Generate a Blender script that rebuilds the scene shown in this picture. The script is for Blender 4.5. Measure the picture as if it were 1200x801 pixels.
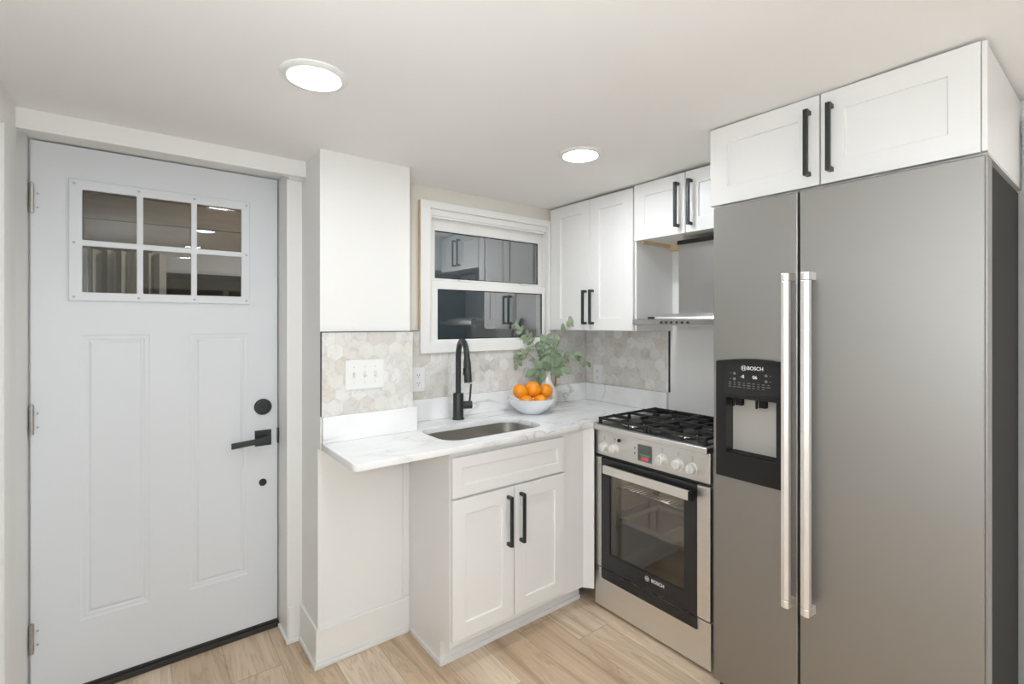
import bpy, bmesh, math, random
from mathutils import Vector, Matrix
random.seed(7)
PI = math.pi
SC = bpy.context.scene
COL = SC.collection
for _o in list(bpy.data.objects):
    bpy.data.objects.remove(_o, do_unlink=True)

# ------------------------------------------------------------------ camera, world, exposure
cam_d = bpy.data.cameras.new('camera')
cam_d.sensor_width = 36.0
cam_d.lens = 570.1 / 1200 * 36.0
cam_d.shift_y = -(400.5 - 378.7) / 1200
cam_d.clip_start = 0.02
cam = bpy.data.objects.new('camera', cam_d)
COL.objects.link(cam)
cam.location = (0, 0, 1.397)
cam.rotation_euler = (PI / 2, 0, -math.radians(37.63))
SC.camera = cam
vs = SC.view_settings
vs.view_transform = 'Standard'
vs.look = 'None'
vs.gamma = 1.0
vs.use_curve_mapping = False
vs.exposure = -0.08
LAMP = 55.0            # strength of every recessed ceiling lamp
GLOBE = 85.0          # added globe fill lamp, unseen behind the camera
REAR_FILL = 25.0             # added fill light at an invented opening in the rear wall (watts)
ar = bpy.data.lights.new('rear_fill', 'AREA')  # unseen area light added as soft fill from behind
ar.shape = 'RECTANGLE'
ar.size, ar.size_y = 1.95, 1.3
ar.energy = REAR_FILL
ar.color = (0.93, 0.97, 1.0)
aro = bpy.data.objects.new('rear_fill', ar)
COL.objects.link(aro)
aro.location = (1.0, -3.30, .75)
aro.rotation_euler = (PI / 2 + math.radians(35), 0, 0)
w = bpy.data.worlds.new('night_sky')
SC.world = w
w.use_nodes = True
w.node_tree.nodes['Background'].inputs[0].default_value = (0.05, 0.06, 0.08, 1)
w.node_tree.nodes['Background'].inputs[1].default_value = 0.5


# ------------------------------------------------------------------ materials
def lin(c):
    return tuple(((v / 255) / 12.92 if v / 255 <= 0.04045 else ((v / 255 + 0.055) / 1.055) ** 2.4) for v in c) + (1,)


MATS = {}


def nodes_of(m):
    return m.node_tree.nodes, m.node_tree.links


def mat(name, rgb, rough=0.5, metal=0.0, var=0.03, scale=6.0, bump=0.0, bscale=80.0, stretch=(1, 1, 1), emit=None, strength=0.0, spec=0.5, coat=0.0):
    """procedural principled material: base colour with slight noise, optional noise bump"""
    m = bpy.data.materials.new(name)
    m.use_nodes = True
    n, l = nodes_of(m)
    p = n['Principled BSDF']
    tc = n.new('ShaderNodeTexCoord')
    mp = n.new('ShaderNodeMapping')
    mp.inputs['Scale'].default_value = stretch
    l.new(tc.outputs['Object'], mp.inputs[0])
    nz = n.new('ShaderNodeTexNoise')
    nz.inputs['Scale'].default_value = scale
    nz.inputs['Detail'].default_value = 3
    l.new(mp.outputs[0], nz.inputs['Vector'])
    c = lin(rgb)
    mx = n.new('ShaderNodeMix')
    mx.data_type = 'RGBA'
    mx.inputs[6].default_value = tuple(v * (1 - var) for v in c[:3]) + (1,)
    mx.inputs[7].default_value = tuple(min(1, v * (1 + var)) for v in c[:3]) + (1,)
    l.new(nz.outputs[0], mx.inputs[0])
    l.new(mx.outputs[2], p.inputs['Base Color'])
    p.inputs['Roughness'].default_value = rough
    p.inputs['Metallic'].default_value = metal
    p.inputs['Specular IOR Level'].default_value = spec
    p.inputs['Coat Weight'].default_value = coat
    if bump:
        nb = n.new('ShaderNodeTexNoise')
        nb.inputs['Scale'].default_value = bscale
        l.new(mp.outputs[0], nb.inputs['Vector'])
        b = n.new('ShaderNodeBump')
        b.inputs['Strength'].default_value = bump
        b.inputs['Distance'].default_value = 0.002
        l.new(nb.outputs[0], b.inputs['Height'])
        l.new(b.outputs[0], p.inputs['Normal'])
    if emit:
        p.inputs['Emission Color'].default_value = lin(emit)
        p.inputs['Emission Strength'].default_value = strength
    MATS[name] = m
    return m


M_WALL = mat('wall_paint', (241, 239, 235), 0.65, var=0.012, bump=0.06, bscale=120)
M_CEIL = mat('ceiling_paint', (245, 243, 240), 0.75, var=0.015, scale=3, bump=0.05, bscale=60)
M_TRIM = mat('trim_paint', (241, 239, 235), 0.4, var=0.01, bump=0.04)
M_DOOR = mat('door_paint', (228, 230, 232), 0.42, var=0.008, bump=0.03, bscale=200)
M_CAB = mat('cabinet_paint', (238, 236, 233), 0.35, var=0.006)
M_BLACK = mat('matte_black_metal', (50, 55, 53), 0.38, metal=0.3, var=0.1)
M_BLKPLASTIC = mat('black_plastic', (28, 28, 28), 0.3, var=0.08)
M_CHAR = mat('dark_grey_panel', (34, 33, 31), 0.6, spec=0.12, var=0.06, bump=0.05, bscale=300)
M_STEEL = mat('brushed_steel', (158, 155, 151), 0.55, metal=1.0, var=0.025, scale=1.2, stretch=(1, 1, 1))
M_STEELH = mat('brushed_steel_sideways', (232, 231, 229), 0.40, metal=1.0, var=0.05, scale=8, stretch=(0.8, 0.8, 40), bump=0.02, bscale=40)
M_SINK = mat('sink_steel', (200, 197, 191), 0.30, metal=1.0, var=0.05, stretch=(1, 20, 20))
M_HOOD = mat('hood_steel', (168, 167, 165), 0.3, metal=1.0, var=0.04, stretch=(30, 30, 0.6))
M_SATIN = mat('satin_aluminium', (232, 228, 222), 0.38, metal=0.75, var=0.02, stretch=(20, 20, 0.5))
M_CHROME = mat('chrome', (215, 214, 212), 0.12, metal=1.0, var=0.02)
M_IRON = mat('cast_iron', (30, 30, 30), 0.5, var=0.15, bump=0.15, bscale=400)
M_ENAMEL = mat('black_enamel', (40, 40, 41), 0.22, var=0.05)
M_WHITEPL = mat('white_plastic', (240, 239, 236), 0.35, var=0.01)
M_KNOB = mat('pale_knob_plastic', (222, 219, 214), 0.3, var=0.02)
M_CERAM = mat('white_ceramic', (240, 242, 246), 0.15, var=0.01, coat=0.3)
M_VASE = mat('vase_ceramic', (238, 233, 226), 0.4, var=0.02)
M_GOLD = mat('gold_glaze', (176, 128, 58), 0.3, metal=0.7, var=0.1)
M_STEM = mat('stem_green', (112, 104, 76), 0.6, var=0.15, scale=30)
M_LED = mat('lamp_diffuser', (255, 255, 255), 0.5, emit=(240, 248, 255), strength=LAMP)
M_WOODRAW = mat('raw_wood', (222, 196, 152), 0.6, var=0.15, scale=5, stretch=(12, 1, 12))
M_CASEDGE = mat('unpainted_edge', (206, 184, 160), 0.7, var=0.1)
M_DARKGAP = mat('rubber_sill', (54, 50, 46), 0.7, var=0.3, scale=30, bump=0.3)
M_HINGE = mat('nickel_hinge', (186, 184, 178), 0.35, metal=0.9, var=0.1)
M_SLOT = mat('dark_slot', (30, 30, 30), 0.6)
M_OVENIN = mat('oven_enamel', (150, 142, 130), 0.4, var=0.1)
M_RACK = mat('rack_wire', (215, 212, 205), 0.25, metal=0.9)
M_PRINT = mat('white_print', (235, 235, 232), 0.5, emit=(235, 235, 232), strength=0.0)
M_PRINTGREY = mat('grey_print', (120, 118, 115), 0.5)
M_RED = mat('red_led', (200, 40, 60), 0.4, emit=(255, 60, 80), strength=0.8)
M_GREEN = mat('green_led', (40, 130, 80), 0.4, emit=(40, 170, 100), strength=0.25)
M_DISPLAY = mat('display_glass', (92, 92, 90), 0.12, var=0.05)
M_CAVITY = mat('cavity_grey', (172, 168, 160), 0.35, var=0.03)
M_GREYDOOR = mat('grey_door', (150, 146, 140), 0.5)
M_FENCE = mat('weathered_fence', (150, 136, 118), 0.8, var=0.25, scale=4, stretch=(1, 1, 10), bump=0.3)
M_SOIL = mat('dark_ground', (88, 80, 68), 0.9, var=0.4, scale=10, bump=0.4)
M_CLOTH = mat('pale_cloth', (196, 192, 184), 0.8, var=0.1)
M_LEDGE = mat('white_ledge', (205, 205, 205), 0.6, var=0.05)


def orange_mat():
    m = mat('orange_peel', (246, 150, 22), 0.38, var=0.12, scale=18, bump=0.25, bscale=260)
    return m


M_ORANGE = orange_mat()


def leaf_mat():
    m = mat('leaf_green', (128, 146, 116), 0.5, var=0.55, scale=16)
    return m


M_LEAF = leaf_mat()


def glass_mat(name, fac, tint):
    """window glass: part mirror, part clear (tinted)"""
    m = bpy.data.materials.new(name)
    m.use_nodes = True
    n, l = nodes_of(m)
    n.remove(n['Principled BSDF'])
    out = n['Material Output']
    g = n.new('ShaderNodeBsdfGlossy')
    g.inputs['Color'].default_value = (1, 1, 1, 1)
    tc = n.new('ShaderNodeTexCoord')
    nz = n.new('ShaderNodeTexNoise')
    nz.inputs['Scale'].default_value = 9
    l.new(tc.outputs['Object'], nz.inputs['Vector'])
    mr = n.new('ShaderNodeMapRange')
    mr.inputs['To Min'].default_value = 0.0
    mr.inputs['To Max'].default_value = 0.03
    l.new(nz.outputs[0], mr.inputs[0])
    l.new(mr.outputs[0], g.inputs['Roughness'])
    t = n.new('ShaderNodeBsdfTransparent')
    t.inputs['Color'].default_value = tint + (1,)
    fr = n.new('ShaderNodeFresnel')
    fr.inputs['IOR'].default_value = 1.5
    ad = n.new('ShaderNodeMath')
    ad.operation = 'ADD'
    ad.use_clamp = True
    ad.inputs[1].default_value = fac
    l.new(fr.outputs[0], ad.inputs[0])
    # the far side of the pane is left clear: a straight ray inside would otherwise be trapped
    gm = n.new('ShaderNodeNewGeometry')
    fs = n.new('ShaderNodeMath')
    fs.operation = 'SUBTRACT'
    fs.inputs[0].default_value = 1.0
    l.new(gm.outputs['Backfacing'], fs.inputs[1])
    pm = n.new('ShaderNodeMath')
    pm.operation = 'MULTIPLY'
    l.new(ad.outputs[0], pm.inputs[0])
    l.new(fs.outputs[0], pm.inputs[1])
    mx = n.new('ShaderNodeMixShader')
    l.new(pm.outputs[0], mx.inputs[0])
    l.new(t.outputs[0], mx.inputs[1])
    l.new(g.outputs[0], mx.inputs[2])
    l.new(mx.outputs[0], out.inputs[0])
    MATS[name] = m
    return m


M_PANE = glass_mat('window_glass', 0.27, (0.8, 0.84, 0.84))
M_DPANE = glass_mat('door_glass', 0.02, (0.85, 0.85, 0.82))
M_OVENGLASS = glass_mat('oven_glass', 0.05, (0.66, 0.64, 0.61))


def math_node(n, l, op, a, b=None, clamp=False):
    k = n.new('ShaderNodeMath')
    k.operation = op
    k.use_clamp = clamp
    for i, v in enumerate((a, b)):
        if v is None:
            continue
        if isinstance(v, (int, float)):
            k.inputs[i].default_value = v
        else:
            l.new(v, k.inputs[i])
    return k.outputs[0]


def vmath(n, l, op, a, b=None):
    k = n.new('ShaderNodeVectorMath')
    k.operation = op
    for i, v in enumerate((a, b)):
        if v is None:
            continue
        if isinstance(v, tuple):
            k.inputs[i].default_value = v
        else:
            l.new(v, k.inputs[i])
    return k.outputs['Value'] if op in ('DOT_PRODUCT', 'LENGTH') else k.outputs['Vector']


def ramp(n, l, fac, stops):
    r = n.new('ShaderNodeValToRGB')
    e = r.color_ramp.elements
    while len(e) < len(stops):
        e.new(0.5)
    for i, (p, c) in enumerate(stops):
        e[i].position = p
        e[i].color = c
    l.new(fac, r.inputs[0])
    return r.outputs[0]


def mixc(n, l, fac, a, b, mode='MIX'):
    k = n.new('ShaderNodeMix')
    k.data_type = 'RGBA'
    k.blend_type = mode
    for i, v in ((0, fac), (6, a), (7, b)):
        if isinstance(v, (int, float)):
            k.inputs[i].default_value = v
        elif isinstance(v, tuple):
            k.inputs[i].default_value = v
        else:
            l.new(v, k.inputs[i])
    return k.outputs[2]


def hex_tile_mat(name, axis, size=0.066):
    """honed marble hexagon mosaic; axis = which world axis runs along the wall"""
    m = bpy.data.materials.new(name)
    m.use_nodes = True
    n, l = nodes_of(m)
    p = n['Principled BSDF']
    geo = n.new('ShaderNodeNewGeometry')
    sp = n.new('ShaderNodeSeparateXYZ')
    l.new(geo.outputs['Position'], sp.inputs[0])
    cb = n.new('ShaderNodeCombineXYZ')
    l.new(math_node(n, l, 'MULTIPLY_ADD', sp.outputs['X' if axis == 'x' else 'Y'], 1 / size), cb.inputs[0])
    cb.inputs[0].links[0].from_node.inputs[2].default_value = 100.3
    l.new(math_node(n, l, 'MULTIPLY_ADD', sp.outputs['Z'], 1 / size), cb.inputs[1])
    cb.inputs[1].links[0].from_node.inputs[2].default_value = 100.1
    P = cb.outputs[0]
    r = (1.0, 1.7320508, 1.0)
    h = (0.5, 0.8660254, 0.0)
    a = vmath(n, l, 'SUBTRACT', vmath(n, l, 'MODULO', P, r), h)
    b = vmath(n, l, 'SUBTRACT', vmath(n, l, 'MODULO', vmath(n, l, 'SUBTRACT', P, h), r), h)
    lt = math_node(n, l, 'LESS_THAN', vmath(n, l, 'DOT_PRODUCT', a, a), vmath(n, l, 'DOT_PRODUCT', b, b))
    mv = n.new('ShaderNodeMix')
    mv.data_type = 'VECTOR'
    l.new(lt, mv.inputs[0])
    l.new(b, mv.inputs[4])
    l.new(a, mv.inputs[5])
    gv = mv.outputs[1]
    idv = vmath(n, l, 'SUBTRACT', P, gv)
    # snap the id so white noise is steady
    idr = vmath(n, l, 'SNAP', vmath(n, l, 'ADD', idv, (0.12, 0.12, 0)), (0.25, 0.25, 1))
    wn = n.new('ShaderNodeTexWhiteNoise')
    wn.noise_dimensions = '3D'
    l.new(idr, wn.inputs['Vector'])
    av = vmath(n, l, 'ABSOLUTE', gv)
    s2 = n.new('ShaderNodeSeparateXYZ')
    l.new(av, s2.inputs[0])
    hd = math_node(n, l, 'MAXIMUM', s2.outputs[0], vmath(n, l, 'DOT_PRODUCT', av, (0.5, 0.8660254, 0)))
    grout = math_node(n, l, 'GREATER_THAN', hd, 0.484)
    base = ramp(n, l, wn.outputs['Value'], [(0.0, lin((216, 212, 205))), (0.3, lin((226, 223, 218))), (0.6, lin((232, 230, 226))), (0.85, lin((241, 240, 238))), (1.0, lin((222, 215, 204)))])
    # per-tile shifted veining
    off = vmath(n, l, 'ADD', vmath(n, l, 'SCALE', wn.outputs['Color']), P)
    off_n = off.node.inputs[0].links[0].from_node
    off_n.inputs['Scale'].default_value = 20
    nz = n.new('ShaderNodeTexNoise')
    nz.inputs['Scale'].default_value = 1.5
    nz.inputs['Detail'].default_value = 6
    nz.inputs['Distortion'].default_value = 1.2
    l.new(off, nz.inputs['Vector'])
    vein = ramp(n, l, nz.outputs[0], [(0.3, (0.76, 0.74, 0.71, 1)), (0.5, (0.97, 0.967, 0.96, 1)), (0.75, (1, 1, 1, 1))])
    c1 = mixc(n, l, 0.75, base, vein, 'MULTIPLY')
    big = n.new('ShaderNodeTexNoise')
    big.inputs['Scale'].default_value = 0.35
    l.new(P, big.inputs['Vector'])
    bg = ramp(n, l, big.outputs[0], [(0.35, (0.93, 0.915, 0.89, 1)), (0.65, (1, 1, 1, 1))])
    c2 = mixc(n, l, 0.8, c1, bg, 'MULTIPLY')
    c3 = mixc(n, l, math_node(n, l, 'MULTIPLY', grout, 0.6), c2, lin((206, 200, 190)))
    l.new(c3, p.inputs['Base Color'])
    p.inputs['Roughness'].default_value = 0.32
    bp = n.new('ShaderNodeBump')
    bp.inputs['Strength'].default_value = 0.4
    bp.inputs['Distance'].default_value = 0.001
    l.new(math_node(n, l, 'SUBTRACT', 1.0, grout), bp.inputs['Height'])
    l.new(bp.outputs[0], p.inputs['Normal'])
    MATS[name] = m
    return m


M_TILEX = hex_tile_mat('marble_hexagons_along_back', 'x')
M_TILEY = hex_tile_mat('marble_hexagons_along_side', 'y')


def quartz_mat():
    m = bpy.data.materials.new('white_quartz')
    m.use_nodes = True
    n, l = nodes_of(m)
    p = n['Principled BSDF']
    geo = n.new('ShaderNodeNewGeometry')
    mp = n.new('ShaderNodeMapping')
    mp.inputs['Rotation'].default_value = (0.5, 0.7, 0.6)
    mp.inputs['Scale'].default_value = (0.8, 2.2, 1.2)
    l.new(geo.outputs['Position'], mp.inputs[0])
    nz = n.new('ShaderNodeTexNoise')
    nz.inputs['Scale'].default_value = 2.6
    nz.inputs['Detail'].default_value = 5
    nz.inputs['Distortion'].default_value = 1.0
    l.new(mp.outputs[0], nz.inputs['Vector'])
    d = math_node(n, l, 'ABSOLUTE', math_node(n, l, 'SUBTRACT', nz.outputs[0], 0.5))
    line = ramp(n, l, d, [(0.0, (1, 1, 1, 1)), (0.012, (0.35, 0.35, 0.35, 1)), (0.05, (0, 0, 0, 1))])
    mk = n.new('ShaderNodeTexNoise')
    mk.inputs['Scale'].default_value = 2.2
    l.new(geo.outputs['Position'], mk.inputs['Vector'])
    mask = ramp(n, l, mk.outputs[0], [(0.45, (0, 0, 0, 1)), (0.62, (1, 1, 1, 1))])
    f = mixc(n, l, 1.0, line, mask, 'MULTIPLY')
    cloud = n.new('ShaderNodeTexNoise')
    cloud.inputs['Scale'].default_value = 5
    cloud.inputs['Detail'].default_value = 4
    l.new(mp.outputs[0], cloud.inputs['Vector'])
    bs = ramp(n, l, cloud.outputs[0], [(0.3, lin((240, 239, 237))), (0.6, lin((248, 247, 246)))])
    c = mixc(n, l, math_node(n, l, 'MULTIPLY', f, 0.75), bs, lin((176, 170, 162)))
    l.new(c, p.inputs['Base Color'])
    p.inputs['Roughness'].default_value = 0.2
    MATS['quartz'] = m
    return m


M_QUARTZ = quartz_mat()


def plank_mat():
    m = bpy.data.materials.new('oak_planks')
    m.use_nodes = True
    n, l = nodes_of(m)
    p = n['Principled BSDF']
    geo = n.new('ShaderNodeNewGeometry')
    sp = n.new('ShaderNodeSeparateXYZ')
    l.new(geo.outputs['Position'], sp.inputs[0])
    W, L = 0.18, 1.22
    col = math_node(n, l, 'DIVIDE', math_node(n, l, 'ADD', sp.outputs[0], 20.05), W)
    ci = math_node(n, l, 'FLOOR', col)
    cf = math_node(n, l, 'FRACT', col)
    w1 = n.new('ShaderNodeTexWhiteNoise')
    w1.noise_dimensions = '1D'
    l.new(ci, w1.inputs['W'])
    row = math_node(n, l, 'ADD', math_node(n, l, 'DIVIDE', math_node(n, l, 'ADD', sp.outputs[1], 20.0), L), w1.outputs['Value'])
    ri = math_node(n, l, 'FLOOR', row)
    rf = math_node(n, l, 'FRACT', row)
    w2 = n.new('ShaderNodeTexWhiteNoise')
    w2.noise_dimensions = '2D'
    cv = n.new('ShaderNodeCombineXYZ')
    l.new(ci, cv.inputs[0])
    l.new(ri, cv.inputs[1])
    l.new(cv.outputs[0], w2.inputs['Vector'])
    # seams
    e1 = math_node(n, l, 'MINIMUM', cf, math_node(n, l, 'SUBTRACT', 1.0, cf))
    e2 = math_node(n, l, 'MINIMUM', rf, math_node(n, l, 'SUBTRACT', 1.0, rf))
    seam = math_node(n, l, 'MAXIMUM', math_node(n, l, 'LESS_THAN', e1, 0.007), math_node(n, l, 'LESS_THAN', e2, 0.0012))
    # grain, shifted per plank
    sh = n.new('ShaderNodeCombineXYZ')
    l.new(math_node(n, l, 'MULTIPLY_ADD', w2.outputs['Value'], 37.0), sh.inputs[0])
    l.new(math_node(n, l, 'MULTIPLY', w2.outputs['Value'], 91.0), sh.inputs[1])
    pv = vmath(n, l, 'ADD', geo.outputs['Position'], sh.outputs[0])
    mp = n.new('ShaderNodeMapping')
    mp.inputs['Scale'].default_value = (9.0, 0.9, 1)
    l.new(pv, mp.inputs[0])
    g1 = n.new('ShaderNodeTexNoise')
    g1.inputs['Scale'].default_value = 1.3
    g1.inputs['Detail'].default_value = 6
    g1.inputs['Distortion'].default_value = 0.9
    l.new(mp.outputs[0], g1.inputs['Vector'])
    mp2 = n.new('ShaderNodeMapping')
    mp2.inputs['Scale'].default_value = (90.0, 2.5, 1)
    l.new(pv, mp2.inputs[0])
    g2 = n.new('ShaderNodeTexNoise')
    g2.inputs['Scale'].default_value = 1.0
    g2.inputs['Detail'].default_value = 3
    l.new(mp2.outputs[0], g2.inputs['Vector'])
    # cathedral rings
    ringf = math_node(n, l, 'FRACT', math_node(n, l, 'MULTIPLY', g1.outputs[0], 11.0))
    rings = ramp(n, l, ringf, [(0.0, (0.70, 0.66, 0.62, 1)), (0.22, (1, 1, 1, 1)), (0.8, (1, 1, 1, 1)), (1.0, (0.76, 0.72, 0.68, 1))])
    tone = ramp(n, l, w2.outputs['Value'], [(0.0, lin((212, 187, 158))), (0.5, lin((226, 204, 177))), (1.0, lin((238, 220, 198)))])
    cl = ramp(n, l, g1.outputs[0], [(0.30, (0.58, 0.53, 0.48, 1)), (0.44, (0.86, 0.83, 0.80, 1)), (0.58, (1, 1, 1, 1)), (0.8, (1.0, 0.99, 0.97, 1))])
    c = mixc(n, l, 0.9, tone, cl, 'MULTIPLY')
    c = mixc(n, l, 0.6, c, rings, 'MULTIPLY')
    fine = ramp(n, l, g2.outputs[0], [(0.3, (0.86, 0.84, 0.82, 1)), (0.6, (1, 1, 1, 1))])
    c = mixc(n, l, 0.6, c, fine, 'MULTIPLY')
    c = mixc(n, l, math_node(n, l, 'MULTIPLY', seam, 0.55), c, lin((120, 98, 78)))
    l.new(c, p.inputs['Base Color'])
    p.inputs['Roughness'].default_value = 0.42
    b = n.new('ShaderNodeBump')
    b.inputs['Strength'].default_value = 0.15
    b.inputs['Distance'].default_value = 0.001
    l.new(math_node(n, l, 'SUBTRACT', g2.outputs[0], seam), b.inputs['Height'])
    l.new(b.outputs[0], p.inputs['Normal'])
    MATS['planks'] = m
    return m


M_PLANK = plank_mat()


# ------------------------------------------------------------------ mesh helpers
def faceY(y0):                       # a surface that looks towards -Y
    return lambda u, v, d: (u, y0 - d, v)


def faceX(x0):                       # a surface that looks towards -X
    return lambda u, v, d: (x0 - d, u, v)


def faceXneg(x0):                    # a surface that looks towards +X
    return lambda u, v, d: (x0 + d, u, v)


def faceZ(z0):                       # a surface that looks up
    return lambda u, v, d: (u, v, z0 + d)


def new():
    return bmesh.new()


def box(bm, x0, x1, y0, y1, z0, z1):
    v = [bm.verts.new((x, y, z)) for z in (z0, z1) for y in (y0, y1) for x in (x0, x1)]
    for f in ((0, 1, 3, 2), (4, 6, 7, 5), (0, 4, 5, 1), (1, 5, 7, 3), (3, 7, 6, 2), (2, 6, 4, 0)):
        bm.faces.new([v[i] for i in f])
    return bm


def mbox(bm, M, u0, u1, v0, v1, d0, d1):
    v = [bm.verts.new(M(u, vv, d)) for d in (d0, d1) for vv in (v0, v1) for u in (u0, u1)]
    for f in ((0, 1, 3, 2), (4, 6, 7, 5), (0, 4, 5, 1), (1, 5, 7, 3), (3, 7, 6, 2), (2, 6, 4, 0)):
        bm.faces.new([v[i] for i in f])
    return bm


def plate(bm, M, u0, u1, v0, v1, t, holes=()):
    """slab with its front at d=t; holes = (a,b,c,e,profile,through); profile rings are (inset, depth below front)"""
    us = sorted({u0, u1} | {h[0] for h in holes} | {h[1] for h in holes})
    vs_ = sorted({v0, v1} | {h[2] for h in holes} | {h[3] for h in holes})
    cache = {}

    def P(u, v, d):
        k = (round(u, 6), round(v, 6), round(d, 6))
        if k not in cache:
            cache[k] = bm.verts.new(M(u, v, d))
        return cache[k]

    def inside(u, v, thr):
        for h in holes:
            if h[0] < u < h[1] and h[2] < v < h[3] and (not thr or h[5]):
                return True
        return False
    for i in range(len(us) - 1):
        for j in range(len(vs_) - 1):
            a, b, c, e = us[i], us[i + 1], vs_[j], vs_[j + 1]
            mu, mv = (a + b) / 2, (c + e) / 2
            if not inside(mu, mv, False):
                bm.faces.new([P(a, c, t), P(b, c, t), P(b, e, t), P(a, e, t)])
            if not inside(mu, mv, True):
                bm.faces.new([P(a, c, 0), P(a, e, 0), P(b, e, 0), P(b, c, 0)])
    for i in range(len(us) - 1):
        for vv in (v0, v1):
            bm.faces.new([P(us[i], vv, 0), P(us[i + 1], vv, 0), P(us[i + 1], vv, t), P(us[i], vv, t)])
    for j in range(len(vs_) - 1):
        for uu in (u0, u1):
            bm.faces.new([P(uu, vs_[j], 0), P(uu, vs_[j + 1], 0), P(uu, vs_[j + 1], t), P(uu, vs_[j], t)])
    for (a, b, c, e, prof, thr) in holes:
        def sub(lo, hi, arr):
            return [q for q in arr if lo - 1e-9 <= q <= hi + 1e-9]
        ring0 = [(q, c) for q in sub(a, b, us)] + [(b, q) for q in sub(c, e, vs_)[1:]] + [(q, e) for q in sub(a, b, us)[::-1][1:]] + [(a, q) for q in sub(c, e, vs_)[::-1][1:-1]]

        def ins(pt, k):
            cu, cv = (a + b) / 2, (c + e) / 2
            su = 1 - 2 * k / (b - a)
            sv = 1 - 2 * k / (e - c)
            return cu + (pt[0] - cu) * su, cv + (pt[1] - cv) * sv
        prev = [P(q[0], q[1], t) for q in ring0]
        pr = list(prof)
        if thr:
            pr = [(k, dp) for (k, dp) in pr if k == 0 and dp < t] + [(0, t)]
        for (k, dp) in pr:
            if k == 0 and dp == 0:
                continue
            cur = []
            for q in ring0:
                uu, vv = ins(q, k)
                cur.append(P(uu, vv, t - dp))
            for i in range(len(cur)):
                j = (i + 1) % len(cur)
                if len({prev[i], prev[j], cur[j], cur[i]}) == 4:
                    bm.faces.new([prev[i], prev[j], cur[j], cur[i]])
            prev = cur
        if not thr:
            bm.faces.new(prev)
    return bm


def tube(bm, pts, r, seg=12, cap=True):
    pts = [Vector(p) for p in pts]
    rs = r if isinstance(r, (list, tuple)) else [r] * len(pts)
    rings = []
    up = None
    for i, p in enumerate(pts):
        t = (pts[min(i + 1, len(pts) - 1)] - pts[max(i - 1, 0)]).normalized()
        if up is None:
            up = Vector((0, 0, 1)) if abs(t.z) < 0.9 else Vector((1, 0, 0))
        s = t.cross(up)
        if s.length < 1e-6:
            s = t.cross(Vector((0, 1, 0)))
        s.normalize()
        up = s.cross(t).normalized()
        rings.append([bm.verts.new(p + (s * math.cos(2 * PI * k / seg) + up * math.sin(2 * PI * k / seg)) * rs[i]) for k in range(seg)])
    for a, b in zip(rings, rings[1:]):
        for k in range(seg):
            bm.faces.new([a[k], a[(k + 1) % seg], b[(k + 1) % seg], b[k]])
    if cap:
        bm.faces.new(rings[0])
        bm.faces.new(rings[-1][::-1])
    return bm


def lathe(bm, prof, c=(0, 0, 0), seg=40, axis='z'):
    """revolve (radius, height) about an axis through c"""
    rings = []
    for (r, h) in prof:
        ring = []
        if r < 1e-6:
            q = {'z': (0, 0, h), 'y': (0, -h, 0), 'x': (-h, 0, 0)}[axis]
            ring = [bm.verts.new((c[0] + q[0], c[1] + q[1], c[2] + q[2]))]
        else:
            for k in range(seg):
                a = 2 * PI * k / seg
                q = {'z': (r * math.cos(a), r * math.sin(a), h), 'y': (r * math.cos(a), -h, r * math.sin(a)), 'x': (-h, r * math.cos(a), r * math.sin(a))}[axis]
                ring.append(bm.verts.new((c[0] + q[0], c[1] + q[1], c[2] + q[2])))
        rings.append(ring)
    for a, b in zip(rings, rings[1:]):
        for k in range(seg):
            k2 = (k + 1) % seg
            if len(a) == 1 and len(b) == 1:
                continue
            if len(a) == 1:
                bm.faces.new([a[0], b[k], b[k2]])
            elif len(b) == 1:
                bm.faces.new([a[k], a[k2], b[0]])
            else:
                bm.faces.new([a[k], a[k2], b[k2], b[k]])
    return bm


def prism(bm, loop, z0, z1):
    """solid from a 2-D loop"""
    a = [bm.verts.new((x, y, z0)) for x, y in loop]
    b = [bm.verts.new((x, y, z1)) for x, y in loop]
    bm.faces.new(a[::-1])
    bm.faces.new(b)
    for i in range(len(loop)):
        j = (i + 1) % len(loop)
        bm.faces.new([a[i], a[j], b[j], b[i]])
    return bm


def mprism(bm, M, loop, d0, d1):
    a = [bm.verts.new(M(u, v, d0)) for u, v in loop]
    b = [bm.verts.new(M(u, v, d1)) for u, v in loop]
    bm.faces.new(a[::-1])
    bm.faces.new(b)
    for i in range(len(loop)):
        j = (i + 1) % len(loop)
        bm.faces.new([a[i], a[j], b[j], b[i]])
    return bm


def rrect(x0, x1, y0, y1, r, k=8):
    out = []
    for cx, cy, a0 in ((x1 - r, y0 + r, -90), (x1 - r, y1 - r, 0), (x0 + r, y1 - r, 90), (x0 + r, y0 + r, 180)):
        for i in range(k + 1):
            a = math.radians(a0 + 90 * i / k)
            out.append((cx + r * math.cos(a), cy + r * math.sin(a)))
    return out


def wloc(o):
    p = Vector((0, 0, 0))
    while o is not None:
        p += Vector(o.location)
        o = o.parent
    return p


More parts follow.
